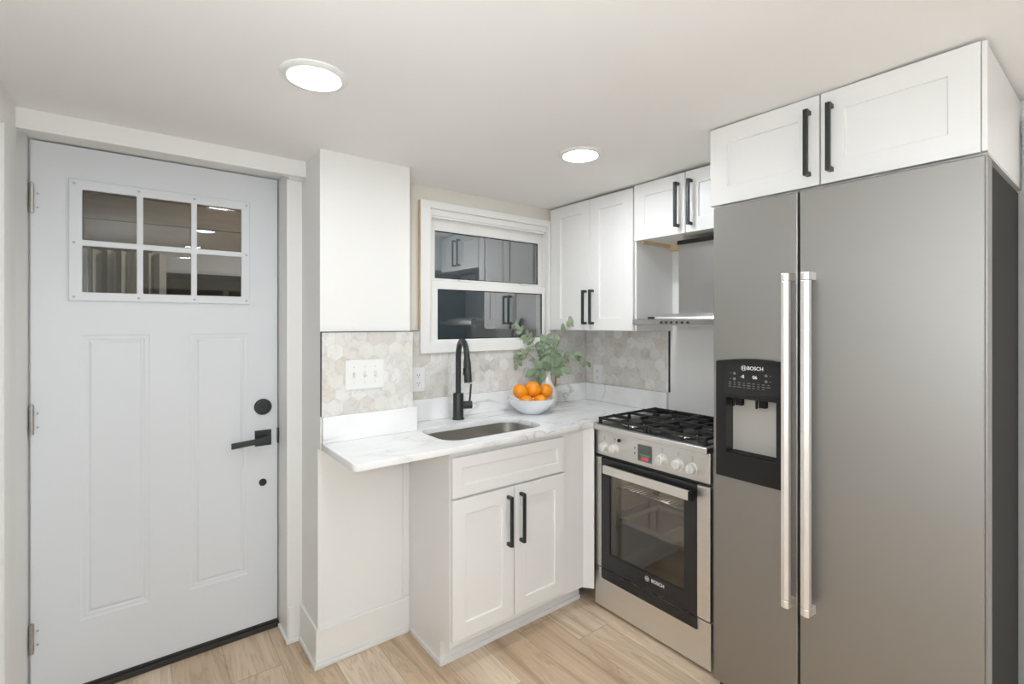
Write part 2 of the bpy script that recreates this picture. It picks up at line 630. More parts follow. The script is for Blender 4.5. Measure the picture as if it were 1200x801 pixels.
def obj(name, bm, m, parent=None, bevel=0.0, smooth=False, seg=2, at=None, angle=35):
    bmesh.ops.remove_doubles(bm, verts=bm.verts, dist=1e-6)
    bmesh.ops.recalc_face_normals(bm, faces=bm.faces)
    off = wloc(parent) if parent is not None else (Vector(at) if at is not None else None)
    if off is None and len(bm.verts):
        xs = [v.co for v in bm.verts]
        off = Vector(((min(v.x for v in xs) + max(v.x for v in xs)) / 2, (min(v.y for v in xs) + max(v.y for v in xs)) / 2, min(v.z for v in xs)))
    for v in bm.verts:
        v.co -= off
    me = bpy.data.meshes.new(name)
    bm.to_mesh(me)
    bm.free()
    me.materials.append(m)
    if smooth:
        for p in me.polygons:
            p.use_smooth = True
        me.set_sharp_from_angle(angle=math.radians(angle))
    o = bpy.data.objects.new(name, me)
    COL.objects.link(o)
    if parent is not None:
        o.parent = parent
    else:
        o.location = off
    if bevel:
        b = o.modifiers.new('bevel', 'BEVEL')
        b.width = bevel
        b.segments = seg
        b.limit_method = 'ANGLE'
        b.angle_limit = math.radians(40)
    return o


def tag(o, label, cat, group=None):
    o['label'] = label
    o['category'] = cat
    if group:
        o['group'] = group
    return o


def thing(name, label, cat, loc=(0, 0, 0), group=None):
    o = bpy.data.objects.new(name, None)
    o.empty_display_size = 0.05
    COL.objects.link(o)
    o.location = loc
    return tag(o, label, cat, group)


def struct(name, bm, m, bevel=0.0, smooth=False):
    o = obj(name, bm, m, bevel=bevel, smooth=smooth)
    o['kind'] = 'structure'
    return o


def struct_empty(name, loc):
    o = bpy.data.objects.new(name, None)
    COL.objects.link(o)
    o.location = loc
    o['kind'] = 'structure'
    return o


def text_bm(body, size, place, bold=0.0):
    """lettering as a mesh; place(tx, ty, d) gives the world point"""
    cu = bpy.data.curves.new('lettering', 'FONT')
    cu.body = body
    cu.size = size
    cu.align_x = 'CENTER'
    cu.align_y = 'CENTER'
    cu.offset = bold
    cu.extrude = 0.0004
    t = bpy.data.objects.new('lettering', cu)
    COL.objects.link(t)
    dg = bpy.context.evaluated_depsgraph_get()
    me = bpy.data.meshes.new_from_object(t.evaluated_get(dg))
    bm = bmesh.new()
    bm.from_mesh(me)
    for v in bm.verts:
        v.co = Vector(place(v.co.x, v.co.y, v.co.z))
    bpy.data.objects.remove(t, do_unlink=True)
    bpy.data.curves.remove(cu)
    bpy.data.meshes.remove(me)
    return bm


def annulus(bm, M, cu_, cv_, r0, r1, d0, d1, seg=28):
    for k in range(seg):
        a, b = 2 * PI * k / seg, 2 * PI * (k + 1) / seg
        q = []
        for d in (d0, d1):
            for (r, an) in ((r0, a), (r1, a), (r1, b), (r0, b)):
                q.append(bm.verts.new(M(cu_ + r * math.cos(an), cv_ + r * math.sin(an), d)))
        bm.faces.new(q[4:8])
        bm.faces.new([q[1], q[5], q[6], q[2]])
        bm.faces.new([q[0], q[3], q[7], q[4]])
    return bm


# ------------------------------------------------------------------ the room
CPTS = [(-.31, 2.22, 2.096), (.58, 2.22, 2.098), (.58, 2.02, 2.100), (.97, 2.02, 2.100), (1.05, 2.19, 2.083), (1.5, 2.19, 2.084), (1.97, 2.19, 2.086),
        (1.97, 1.56, 2.090), (1.97, 1.1, 2.097), (1.72, 0.98, 2.124), (1.72, .24, 2.124), (2.3, .2, 2.124), (-.31, 1.93, 2.098), (.4, 1.45, 2.112), (1.48, 1.45, 2.112),
        (0, 0, 2.124), (1.5, 0, 2.124), (.5, .8, 2.12), (1.2, .8, 2.12), (0, -1.5, 2.124), (2, -1.5, 2.124), (0, -3, 2.124), (2, -3, 2.124)]


def ceil_z(x, y):
    s = t = 0
    for (a, b, z) in CPTS:
        w_ = 1.0 / ((x - a) ** 2 + (y - b) ** 2 + 0.004) ** 1.6
        s += w_ * z
        t += w_
    return s / t


bm = new()
NX, NY = 48, 90
g = []
for j in range(NY + 1):
    row = []
    for i in range(NX + 1):
        x, y = -.45 + 3.0 * i / NX, -3.1 + 5.7 * j / NY
        row.append((bm.verts.new((x, y, ceil_z(x, y))), bm.verts.new((x, y, 2.25))))
    g.append(row)
for j in range(NY):
    for i in range(NX):
        bm.faces.new([g[j][i][0], g[j + 1][i][0], g[j + 1][i + 1][0], g[j][i + 1][0]])
bmesh.ops.recalc_face_normals(bm, faces=bm.faces)
# closed top slab
for j in range(NY):
    for (i, s) in ((0, 1), (NX, -1)):
        bm.faces.new([g[j][i][0], g[j + 1][i][0], g[j + 1][i][1], g[j][i][1]])
for i in range(NX):
    for j in (0, NY):
        bm.faces.new([g[j][i][0], g[j][i + 1][0], g[j][i + 1][1], g[j][i][1]])
bm.faces.new([g[0][0][1], g[0][NX][1], g[NY][NX][1], g[NY][0][1]])
for v in list(bm.verts):
    if not v.link_faces:
        bm.verts.remove(v)
struct('ceiling', bm, M_CEIL, smooth=True)

bm = new()
box(bm, -.45, 2.45, -3.1, 2.52, -.06, 0)
struct('floor', bm, M_PLANK)

TOP = 2.14
# left wall with a doorway just inside the frame
bm = new()
plate(bm, faceXneg(-.43), -3.1, 2.22, 0, TOP, .12, [(1.17, 1.97, .001, 1.965, [], True)])
struct('wall_left', bm, M_WALL)
bm = new()
for (a, b, c, e) in ((1.975, 2.045, 0, 2.03), (1.10, 1.165, 0, 2.03), (1.165, 1.975, 1.965, 2.03)):
    box(bm, -.31, -.298, a, b, c, e)
struct('trim_1', bm, M_TRIM, bevel=.002)
d2 = struct_empty('door_2', (-.40, 1.57, 0))
bm = new()
plate(bm, faceXneg(-.42), 1.175, 1.965, .005, 1.96, .035, [(1.28, 1.86, 1.0, 1.84, [(0, 0), (.012, .006)], False), (1.28, 1.86, .2, .85, [(0, 0), (.012, .006)], False)])
obj('door_panel', bm, M_GREYDOOR, d2)

# wall around the entrance door: header, right-hand strip, jambs
bm = new()
box(bm, -.43, .583, 2.22, 2.262, 2.03, TOP)
box(bm, -.43, .583, 2.262, 2.5, 2.066, TOP)
box(bm, .521, .60, 2.29, 2.5, 0, 2.066)
box(bm, .521, .583, 2.262, 2.29, 2.026, 2.066)
box(bm, -.43, -.310, 2.22, 2.5, 0, 2.066)
struct('wall_back', bm, M_TRIM, bevel=.002)
bm = new()
box(bm, -.31, -.303, 2.475, 2.5, .02, 2.066)
box(bm, .515, .521, 2.475, 2.5, .02, 2.066)
box(bm, -.31, .521, 2.49, 2.5, 2.062, 2.066)
struct('trim_2', bm, M_TRIM)

# pillar (upper part built out slightly behind the tile), window wall, right wall, rear wall
bm = new()
box(bm, .583, .975, 2.02, 2.5, .8875, TOP)
box(bm, .583, .975, 2.05, 2.5, 0, .8875)
struct('wall_center', bm, M_WALL)
bm = new()
plate(bm, faceY(2.316), .975, 2.45, 0, TOP, .12, [(1.158, 1.99, 1.262, 1.985, [], True)])
struct('wall_window', bm, mat('beige_wall_paint', (228, 223, 212), 0.65, var=0.012, bump=0.06, bscale=120))
bm = new()
box(bm, 2.298, 2.43, -3.1, 2.196, 0, TOP)
struct('wall_right', bm, M_WALL)
bm = new()
plate(bm, lambda u, v, d: (u, -3.1 + d, v), -.31, 2.298, 0, TOP, .10, [(0.0, 2.0, .12, 1.92, [], True)])
struct('wall_rear', bm, M_WALL)
bm = new()
plate(bm, lambda u, v, d: (u, -3.05 + d, v), .0, 2.0, .12, 1.92, .04, [(.06, .97, .18, 1.86, [], True), (1.03, 1.94, .18, 1.86, [], True)])
struct('rear_fill_frame', bm, M_TRIM, bevel=.003)  # invented glazed frame, added to hold the rear fill light
bm = new()
box(bm, 2.235, 2.297, -.30, .225, 0, 2.06)
struct('trim_3', bm, M_TRIM, bevel=.002)

# baseboards with shoe moulding
H_B = .155


def baseboard(name, segs):
    bm = new()
    for s in segs:
        box(bm, *s)
    return struct(name, bm, M_TRIM, bevel=.0025)


baseboard('baseboard_back', [(.524, .573, 2.278, 2.29, 0, H_B), (.513, .566, 2.268, 2.278, 0, .018), (.513, .524, 2.278, 2.43, 0, .018)])
baseboard('baseboard_center', [(.573, .583, 2.038, 2.29, 0, H_B), (.583, .9845, 2.038, 2.05, 0, H_B), (.564, .573, 2.030, 2.268, 0, .018), (.573, .975, 2.030, 2.038, 0, .018)])
baseboard('baseboard_left', [(-.31, -.298, -3.0, 1.10, 0, H_B), (-.31, -.298, 2.045, 2.22, 0, H_B)])
baseboard('baseboard_right', [(2.286, 2.298, -3.0, -.31, 0, H_B)])
baseboard('baseboard_rear', [(-.29, 2.28, -3.0, -2.988, 0, H_B)])
bm = new()
box(bm, .953, .9845, 2.041, 2.05, H_B, .887)
struct('trim_4', bm, M_TRIM, bevel=.003)

# ------------------------------------------------------------------ entrance door
door = struct_empty('door_1', (.106, 2.45, 0))
MD = faceY(2.494)
pp = [(0, 0), (.006, .0018), (.017, .0022), (.021, .0042), (.025, .0042), (.033, .0008)]
bm = new()
plate(bm, MD, -.303, .515, .034, 2.060, .044,
      [(-.170, .042, .275, 1.354, pp, False), (.176, .396, .275, 1.354, pp, False), (-.175, .375, 1.503, 1.915, [], True)])
obj('door_panel', bm, M_DOOR, door)
# glazed light: outer frame proud of the slab, muntins, screws
MF = faceY(2.45)
fr = new()
US = [-.163, -.001, .020, .180, .201, .366]
VS = [1.515, 1.690, 1.712, 1.901]
plate(fr, MF, -.202, .400, 1.482, 1.938, .012,
      [(US[i], US[i + 1], VS[j], VS[j + 1], [], True) for i in (0, 2, 4) for j in (0, 2)])
frame = obj('window_frame', fr, M_DOOR, door, bevel=.003)
for i in (0, 2, 4):
    for j in (0, 2):
        pn = new()
        mbox(pn, faceY(2.464), US[i] - .004, US[i + 1] + .004, VS[j] - .004, VS[j + 1] + .004, 0, .006)
        obj('pane', pn, M_DPANE, frame)
for (u, v) in [(-.186, 1.92), (.006, 1.92), (.192, 1.92), (.386, 1.92), (-.186, 1.70), (.386, 1.70), (-.186, 1.497), (.006, 1.497), (.192, 1.497), (.386, 1.497)]:
    s = new()
    lathe(s, [(.0045, 0), (.0045, .001), (.002, .002), (0, .002)], (u, 2.438, v), 12, 'y')
    obj('screw', s, M_HINGE, frame, smooth=True)
# hardware
bm = new()
lathe(bm, [(.036, 0), (.036, .010), (.033, .014), (.024, .015), (.022, .013), (0, .013)], (.454, 2.45, 1.018), 36, 'y')
db = obj('deadbolt', bm, M_BLACK, door, smooth=True)
bm = new()
mbox(bm, faceY(2.437), .440, .468, 1.013, 1.023, 0, .010)
obj('thumb_turn', bm, M_BLACK, db, bevel=.003)
bm = new()
mbox(bm, faceY(2.45), .421, .488, .842, .912, 0, .012)
lv = obj('lever_handle', bm, M_BLACK, door, bevel=.002)
bm = new()
lathe(bm, [(.012, 0), (.012, .035), (0, .035)], (.456, 2.438, .877), 20, 'y')
obj('spindle', bm, M_BLACK, lv, smooth=True)
bm = new()
mprism(bm, faceY(2.403), [(.476, .893), (.476, .866), (.322, .853), (.322, .878), (.41, .884)], -.002, .012)
obj('lever', bm, M_BLACK, lv, bevel=.0025)
bm = new()
lathe(bm, [(.016, 0), (.016, .005), (.012, .010), (.006, .010), (.006, .006), (0, .006)], (.454, 2.45, .674), 24, 'y')
obj('lower_lock', bm, M_BLACK, door, smooth=True)
bm = new()
box(bm, .513, .5195, 2.438, 2.452, .845, .915)
obj('latch_plate', bm, M_BLACK, door, bevel=.002)
for zc in (1.848, 1.05, .262):
    bm = new()
    for k in range(5):
        lathe(bm, [(0, 0), (.007, 0), (.007, .0205), (0, .0205)], (-.3, 2.438, zc - .053 + k * .0212), 14)
    lathe(bm, [(0, 0), (.004, .0), (.004, .004), (0, .005)], (-.3, 2.438, zc + .053), 10)
    for q in (-.03, .02):
        lathe(bm, [(0, 0), (.004, 0), (.003, .004), (0, .004)], (-.2855, 2.45, zc + q), 10, 'y')
    obj('hinge', bm, M_HINGE, door, smooth=True)
bm = new()
box(bm, -.31, .52, 2.435, 2.5, 0, .022)
box(bm, -.303, .515, 2.446, 2.49, .0225, .034)
obj('threshold', bm, M_DARKGAP, door, bevel=.003)

# ------------------------------------------------------------------ sash window
win = struct_empty('window_1', (1.55, 2.19, 1.26))
bm = new()
MC = faceY(2.196)
plate(bm, MC, 1.108, 1.968, 1.247, 2.012, .024, [(1.162, 1.95, 1.297, 1.975, [], True)])
obj('casing', bm, M_TRIM, win, bevel=.003)
bm = new()
mbox(bm, MC, 1.104, 1.1078, 1.365, 2.008, .0005, .022)
obj('casing_edge', bm, M_CASEDGE, win)
bm = new()
plate(bm, faceY(2.30), 1.160, 1.988, 1.264, 1.983, .105, [(1.180, 1.962, 1.292, 1.945, [], True)])
obj('jamb', bm, M_TRIM, win, bevel=.002)
bm = new()
mbox(bm, faceY(2.215), 1.178, 1.945, 1.935, 1.968, 0, .012)
obj('head_stop', bm, M_TRIM, win, bevel=.002)


def sash(name, y, u0, u1, v0, v1, gu0, gu1, gv0, gv1):
    b = new()
    plate(b, faceY(y), u0, u1, v0, v1, .028, [(gu0, gu1, gv0, gv1, [], True)])
    s = obj(name, b, M_TRIM, win, bevel=.003)
    b = new()
    mbox(b, faceY(y - .008), gu0 - .004, gu1 + .004, gv0 - .004, gv1 + .004, 0, .006)
    obj('pane', b, M_PANE, s)
    b = new()
    for (a, c, e, f) in ((gu0 - .002, gu1 + .002, gv0 - .002, gv0 + .004), (gu0 - .002, gu1 + .002, gv1 - .004, gv1 + .002), (gu0 - .002, gu0 + .004, gv0, gv1), (gu1 - .004, gu1 + .002, gv0, gv1)):
        mbox(b, faceY(y - .0145), a, c, e, f, 0, .004)
    obj('gasket', b, M_CHAR, s)
    return s


sash('upper_sash', 2.270, 1.181, 1.961, 1.600, 1.944, 1.224, 1.932, 1.632, 1.880)
low = sash('lower_sash', 2.236, 1.182, 1.960, 1.293, 1.618, 1.222, 1.936, 1.314, 1.574)
for u in (1.385, 1.80):
    b = new()
    mprism(b, faceY(2.208), [(u - .035, 1.6182), (u + .035, 1.6182), (u + .03, 1.626), (u + .01, 1.629), (u - .03, 1.627)], -.020, .004)
    obj('sash_lock', b, M_WHITEPL, low, bevel=.002)

# the night outside
bm = new()
box(bm, -3, 5, 2.55, 6, -.30, -.12)
struct('ground', bm, M_SOIL)
bm = new()
for k in range(24):
    z0 = -.12 + k * .14
    box(bm, -2.5, .95, 3.55, 3.58, z0, z0 + .136)
tag(obj('timber_fence', bm, M_FENCE), 'brownish horizontal board fence outside, seen through the door panes', 'fence')
bm = new()
loop = []
for k in range(41):
    u = -.30 + .42 * k / 40
    loop.append((u, 3.02 + .028 * math.sin(k * 1.3) + .012 * math.sin(k * .5)))
back = [(x, y + .006) for x, y in loop[::-1]]
prism(bm, loop + back, -.119, 1.745)
tag(obj('hanging_cloth', bm, M_CLOTH, smooth=True), 'pale folded cloth hanging outside behind the lower left door pane', 'cloth')
bm = new()
box(bm, .06, .90, 3.25, 3.549, 1.69, 1.80)
box(bm, .04, .92, 3.22, 3.549, 1.67, 1.69)
tag(obj('ledge', bm, M_LEDGE, bevel=.004), 'white ledge outside behind the lower middle and right door panes', 'ledge')
bm = new()
for k in range(5):
    for j in range(4):
        box(bm, .97 + j * .55 + (k % 2) * .1, 1.51 + j * .55 + (k % 2) * .1, 3.0, 3.2, -.12 + k * .45, .325 + k * .45)
tag(obj('pane_backdrop', bm, mat('backdrop_blocks', (150, 156, 164), .85, var=.2, scale=9, bump=.3), bevel=.006), 'added blue-grey block backdrop outside, brightening the sash window panes', 'wall')  # lit backdrop added so the window panes look less dark
pl = bpy.data.lights.new('fence_fill', 'POINT')  # unseen light added to brighten the fence behind the door panes
pl.energy = 16
pl.color = (1, .93, .84)
pl.shadow_soft_size = .08
po = bpy.data.objects.new('fence_fill', pl)
COL.objects.link(po)
po.location = (.93, 2.66, 2.32)

wl_ = bpy.data.lights.new('backdrop_fill', 'POINT')  # unseen light added to brighten the block backdrop
wl_.energy = 30
wl_.color = (.92, .97, 1.0)
wl_.shadow_soft_size = .06
wo_ = bpy.data.objects.new('backdrop_fill', wl_)
COL.objects.link(wo_)
wo_.location = (1.45, 2.58, 2.22)

# ------------------------------------------------------------------ shaker fronts and bar pulls
def shaker(name, M, u0, u1, v0, v1, parent, t=.02, s=.062, top=None):
    b = new()
    top = top or s
    plate(b, M, u0, u1, v0, v1, t, [(u0 + s, u1 - s, v0 + s, v1 - top, [(0, 0), (.0012, .0075)], False)])
    return obj(name, b, M_CAB, parent, bevel=.0015)


def pull(M, u, v0, v1, parent, w_=.013, out=.034, dep=.010):
    b = new()
    mbox(b, M, u - w_ / 2, u + w_ / 2, v0, v1, out - dep, out)
    for (a, c) in ((v0, v0 + w_), (v1 - w_, v1)):
        mbox(b, M, u - w_ / 2, u + w_ / 2, a, c, 0, out - dep)
    return obj('handle', b, M_BLACK, parent, bevel=.001)


# ------------------------------------------------------------------ base cabinet
bc = thing('base_cabinet', 'white shaker base cabinet under the sink with two black pulls', 'cabinet', (1.3, 1.9, 0))
bm = new()
box(bm, .985, 1.003, 1.685, 2.045, .10, .882)
box(bm, .985, 1.003, 1.757, 2.045, 0, .10)
box(bm, 1.003, 1.742, 1.685, 1.703, .10, .882)
box(bm, 1.003, 1.742, 1.703, 2.04, .10, .118)
box(bm, 1.003, 1.742, 2.03, 2.045, .118, .882)
obj('body', bm, M_CAB, bc, bevel=.001)
bm = new()
loop = [(1.742, 1.700), (1.742, 1.686), (1.777, 1.645), (1.786, 1.652)]
prism(bm, loop, .095, .884)
obj('filler_strip', bm, M_CAB, bc, bevel=.001)
bm = new()
box(bm, 1.003, 1.785, 1.757, 1.772, 0, .10)
box(bm, .985, 1.785, 1.747, 1.757, 0, .020)
box(bm, .976, .985, 1.747, 2.028, 0, .020)
obj('toe_kick', bm, M_CAB, bc, bevel=.002)
MB = faceY(1.685)
shaker('false_drawer_front', MB, .988, 1.599, .702, .862, bc, s=.046)
d = shaker('door', MB, .988, 1.296, .131, .692, bc)
pull(faceY(1.665), 1.261, .447, .660, d)
d = shaker('door', MB, 1.300, 1.599, .131, .692, bc)
pull(faceY(1.665), 1.330, .447, .660, d)

# ------------------------------------------------------------------ countertop with sink cut-out
def curve_solid(loops, z0, z1):
    cu = bpy.data.curves.new('outline', 'CURVE')
    cu.dimensions = '2D'
    cu.fill_mode = 'BOTH'
    cu.extrude = (z1 - z0) / 2
    for lp in loops:
        s = cu.splines.new('POLY')
        s.points.add(len(lp) - 1)
        for i, (x, y) in enumerate(lp):
            s.points[i].co = (x, y, 0, 1)
        s.use_cyclic_u = True
    o = bpy.data.objects.new('outline', cu)
    COL.objects.link(o)
    me = bpy.data.meshes.new_from_object(o.evaluated_get(bpy.context.evaluated_depsgraph_get()))
    b = bmesh.new()
    b.from_mesh(me)
    for v in b.verts:
        v.co.z += (z0 + z1) / 2
    bpy.data.objects.remove(o, do_unlink=True)
    bpy.data.curves.remove(cu)
    bpy.data.meshes.remove(me)
    return b


c_ = .018
outer = [(.587, 2.019), (.587, 1.643 + c_)]
for i in range(1, 7):
    a = PI + PI / 2 * i / 6
    outer.append((.587 + c_ + c_ * math.cos(a), 1.643 + c_ + c_ * math.sin(a)))
outer += [(1.770, 1.643), (1.770, 1.668), (2.289, 1.668), (2.289, 2.187), (.977, 2.187), (.977, 2.019)]
SX0, SX1, SY0, SY1 = 1.000, 1.540, 1.722, 2.012
hole = rrect(SX0, SX1, SY0, SY1, .085)
bm = curve_solid([outer, hole], .888, .914)
tag(obj('countertop', bm, M_QUARTZ, bevel=.0025), 'white veined quartz worktop running from the pillar to the range', 'countertop')
bm = new()
box(bm, .588, 1.002, 1.997, 2.0195, .9145, 1.021)
tag(obj('upstand', bm, M_QUARTZ, bevel=.002), 'white quartz upstand below the three-toggle switch plate', 'upstand', 'quartz upstands')
bm = new()
box(bm, 1.004, 2.268, 2.168, 2.1875, .9145, 1.022)
tag(obj('upstand', bm, M_QUARTZ, bevel=.002), 'long white quartz upstand under the window behind the faucet', 'upstand', 'quartz upstands')
bm = new()
box(bm, 2.269, 2.2885, 1.575, 2.1875, .9145, 1.022)
tag(obj('upstand', bm, M_QUARTZ, bevel=.002), 'white quartz upstand on the side wall beside the range', 'upstand', 'quartz upstands')

# sink
sk = thing('sink', 'stainless steel undermount sink set in the quartz worktop', 'sink', (1.27, 1.87, .70))
bm = new()
rings = []
spec = [(-.004, .887, .085), (-.004, .880, .085), (.004, .80, .08), (.010, .735, .075), (.028, .716, .06), (.06, .712, .04)]
for (ins, z, r) in spec:
    rings.append([bm.verts.new((x, y, z)) for x, y in rrect(SX0 + ins, SX1 - ins, SY0 + ins, SY1 - ins, r)])
flange = [bm.verts.new((x, y, .887)) for x, y in rrect(SX0 - .003, SX1 + .012, SY0 - .018, SY1 + .018, .095)]
allr = [flange] + rings
for a, b in zip(allr, allr[1:]):
    for k in range(len(a)):
        bm.faces.new([a[k], a[(k + 1) % len(a)], b[(k + 1) % len(a)], b[k]])
bm.faces.new(rings[-1])
ob = obj('basin', bm, M_SINK, sk, smooth=True, angle=60)
so = ob.modifiers.new('thickness', 'SOLIDIFY')
so.thickness = .0012
so.offset = -1
bm = new()
lathe(bm, [(.045, .7125), (.045, .715), (.035, .7155), (.03, .7135), (0, .7135)], (1.27, 1.90, 0), 32)
obj('drain', bm, M_CHROME, sk, smooth=True)

# faucet
FX, FY = 1.283, 2.108
fa = thing('faucet', 'tall matte black gooseneck faucet behind the sink', 'faucet', (FX, FY, .9145))
bm = new()
lathe(bm, [(0, 0), (.030, 0), (.030, .006), (.0265, .010), (.0265, .128), (.024, .132), (0, .132)], (FX, FY, .9145), 36)
obj('body', bm, M_BLACK, fa, smooth=True)
dirv = Vector((-.30, -.954, 0)).normalized()
pts = [Vector((FX, FY, 1.046)), Vector((FX, FY, 1.14)), Vector((FX, FY, 1.222))]
R_ = .085
for i in range(1, 15):
    a = PI - i * (PI * 0.97) / 14
    pts.append(Vector((FX, FY, 1.222)) + dirv * (R_ + R_ * math.cos(a)) + Vector((0, 0, R_ * 1.05 * math.sin(a))))
bm = new()
tube(bm, pts, .0138, 20)
obj('spout', bm, M_BLACK, fa, smooth=True)
end = pts[-1]
dn = (pts[-1] - pts[-2]).normalized()
bm = new()
tube(bm, [end, end + dn * .012, end + dn * .014, end + dn * .112], [.0155, .0165, .0175, .0185], 20)
hd = obj('spray_head', bm, M_BLACK, fa, smooth=True)
bm = new()
q = end + dn * .055 + dirv * -.0
box(bm, q.x - .021, q.x - .016, q.y - .006, q.y + .006, q.z - .022, q.z + .012)
obj('spray_button', bm, M_CHAR, hd, bevel=.001)
sv = Vector((.90, -.436, 0)).normalized()
bm = new()
c0 = Vector((FX, FY, .985))
tube(bm, [c0 + sv * .020, c0 + sv * .070], .0195, 24)
lh = obj('valve', bm, M_BLACK, fa, smooth=True, bevel=.001)
bm = new()
c1 = c0 + sv * .056
tube(bm, [c1, c1 + Vector((.004, -.002, .05)), c1 + Vector((.008, -.004, .105))], [.0055, .005, .0045], 12)
obj('lever', bm, M_BLACK, lh, smooth=True)

# ------------------------------------------------------------------ tiled splashbacks
def edge_trim(b_, parent):
    return obj('edge_trim', b_, M_BLACK, parent, bevel=.0006)


bm = new()
box(bm, .586, .985, 2.011, 2.0195, 1.0215, 1.360)
t1 = tag(obj('tile_splashback', bm, M_TILEX), 'pale marble hexagon tile panel on the pillar, holding the switch plate', 'tile panel', 'marble splashbacks')
bm = new()
box(bm, .583, .5858, 2.008, 2.0195, 1.0215, 1.363)
box(bm, .5858, .985, 2.008, 2.0195, 1.3602, 1.363)
edge_trim(bm, t1)
bm = new()
box(bm, .977, 1.1075, 2.1875, 2.1955, 1.0225, 1.358)
box(bm, 1.1075, 1.9685, 2.1875, 2.1955, 1.0225, 1.2465)
box(bm, 1.9685, 2.285, 2.1875, 2.1955, 1.0225, 1.356)
t2 = tag(obj('tile_splashback', bm, M_TILEX), 'marble hexagon tile under and beside the window', 'tile panel', 'marble splashbacks')
bm = new()
box(bm, .99, 1.1035, 2.184, 2.1955, 1.3582, 1.3612)
edge_trim(bm, t2)
bm = new()
box(bm, 2.2895, 2.2975, 1.575, 2.187, 1.0225, 1.356)
t3 = tag(obj('tile_splashback', bm, M_TILEY), 'marble hexagon tile on the side wall under the upper cabinets', 'tile panel', 'marble splashbacks')
bm = new()
box(bm, 2.2865, 2.2975, 1.5695, 1.5748, 1.0225, 1.356)
edge_trim(bm, t3)

# switch plate and outlets
sw = thing('switch_plate', 'white three-toggle light switch plate on the pillar tile', 'light switch', (.762, 2.011, 1.12))
MS = faceY(2.0108)
bm = new()
mprism(bm, MS, rrect(.679, .845, 1.121, 1.243, .004, 3), 0, .006)
obj('plate', bm, M_WHITEPL, sw, bevel=.002)
for k in (-1, 0, 1):
    u = .762 + k * .046
    b = new()
    mbox(b, MS, u - .0055, u + .0055, 1.170, 1.194, .006, .0072)
    tg = obj('toggle_slot', b, M_KNOB, sw)
    b = new()
    up_ = 1 if k < 0 else -1
    mprism(b, lambda a, v, d: (u + d, 2.0036 - a, v), [(0, 1.176), (0, 1.188), (.012, 1.182 + up_ * .011), (.012, 1.182 + up_ * .005)], -.004, .004)
    obj('toggle', b, M_WHITEPL, tg, bevel=.001)
    for v in (1.150, 1.214):
        b = new()
        lathe(b, [(0, .006), (.0032, .006), (.0028, .0072), (0, .0072)], (u, 2.0108, v), 12, 'y')
        obj('screw', b, M_KNOB, sw, smooth=True)


def outlet(label, M, uc, v0, v1, half, flip):
    root = thing('outlet', label, 'outlet', M(uc, v0, 0), 'white duplex outlets')
    b = new()
    mprism(b, M, rrect(uc - half, uc + half, v0, v1, .004, 3), 0, .005)
    obj('plate', b, M_WHITEPL, root, bevel=.002)
    vm = (v0 + v1) / 2
    for s in (-1, 1):
        b = new()
        mprism(b, M, rrect(uc - .015, uc + .015, vm + s * .0195 - .0135, vm + s * .0195 + .0135, .007, 4), .005, .0065)
        r = obj('receptacle', b, M_WHITEPL, root, bevel=.0006)
        b = new()
        c = vm + s * .0195
        mbox(b, M, uc - .0075, uc - .005, c - .001, c + .008, .0065, .0068)
        mbox(b, M, uc + .005, uc + .0075, c - .001, c + .008, .0065, .0068)
        mbox(b, M, uc - .0022, uc + .0022, c - .010, c - .0055, .0065, .0068)
        obj('slots', b, M_SLOT, r)
    return root


outlet('white double outlet on the tile left of the faucet', faceY(2.1872), 1.099, 1.060, 1.178, .035, 1)
outlet('white double outlet on the side wall tile right of the vase', faceX(2.2892), 2.085, 1.020, 1.138, .036, -1)
outlet('white outlet plate on the trim behind the refrigerator', faceX(2.2348), .200, 1.02, 1.135, .022, -1)

# ------------------------------------------------------------------ upper cabinets
XU = 1.99
uc = thing('upper_cabinet', 'tall white two-door wall cabinet between the window and the hood', 'cabinet', (2.14, 1.86, 1.357), 'white wall cabinets')
bm = new()
box(bm, XU, 2.2965, 1.555, 2.182, 1.357, 2.075)
box(bm, XU - .018, XU, 2.158, 2.182, 1.357, 2.075)
obj('body', bm, M_CAB, uc, bevel=.001)
MU = faceX(XU)
d = shaker('door', MU, 1.859, 2.156, 1.360, 2.078, uc, s=.066)
pull(faceX(XU - .02), 1.884, 1.392, 1.580, d)
d = shaker('door', MU, 1.563, 1.855, 1.360, 2.078, uc, s=.066)
pull(faceX(XU - .02), 1.831, 1.392, 1.580, d)

uh = thing('upper_cabinet', 'short white two-door wall cabinet above the range hood', 'cabinet', (2.14, 1.28, 1.812), 'white wall cabinets')
bm = new()
box(bm, XU, 2.2965, 1.012, 1.5545, 1.815, 2.078)
obj('body', bm, M_CAB, uh, bevel=.001)
bm = new()
box(bm, 2.255, 2.296, 1.02, 1.55, 1.785, 1.8148)
box(bm, 2.03, 2.255, 1.54, 1.553, 1.800, 1.8148)
obj('mounting_rail', bm, M_WOODRAW, uh)
d = shaker('door', MU, 1.270, 1.5545, 1.808, 2.084, uh, s=.062)
pull(faceX(XU - .02), 1.303, 1.838, 2.042, d)
d = shaker('door', MU, 1.012, 1.266, 1.808, 2.084, uh, s=.062)
pull(faceX(XU - .02), 1.237, 1.838, 2.042, d)

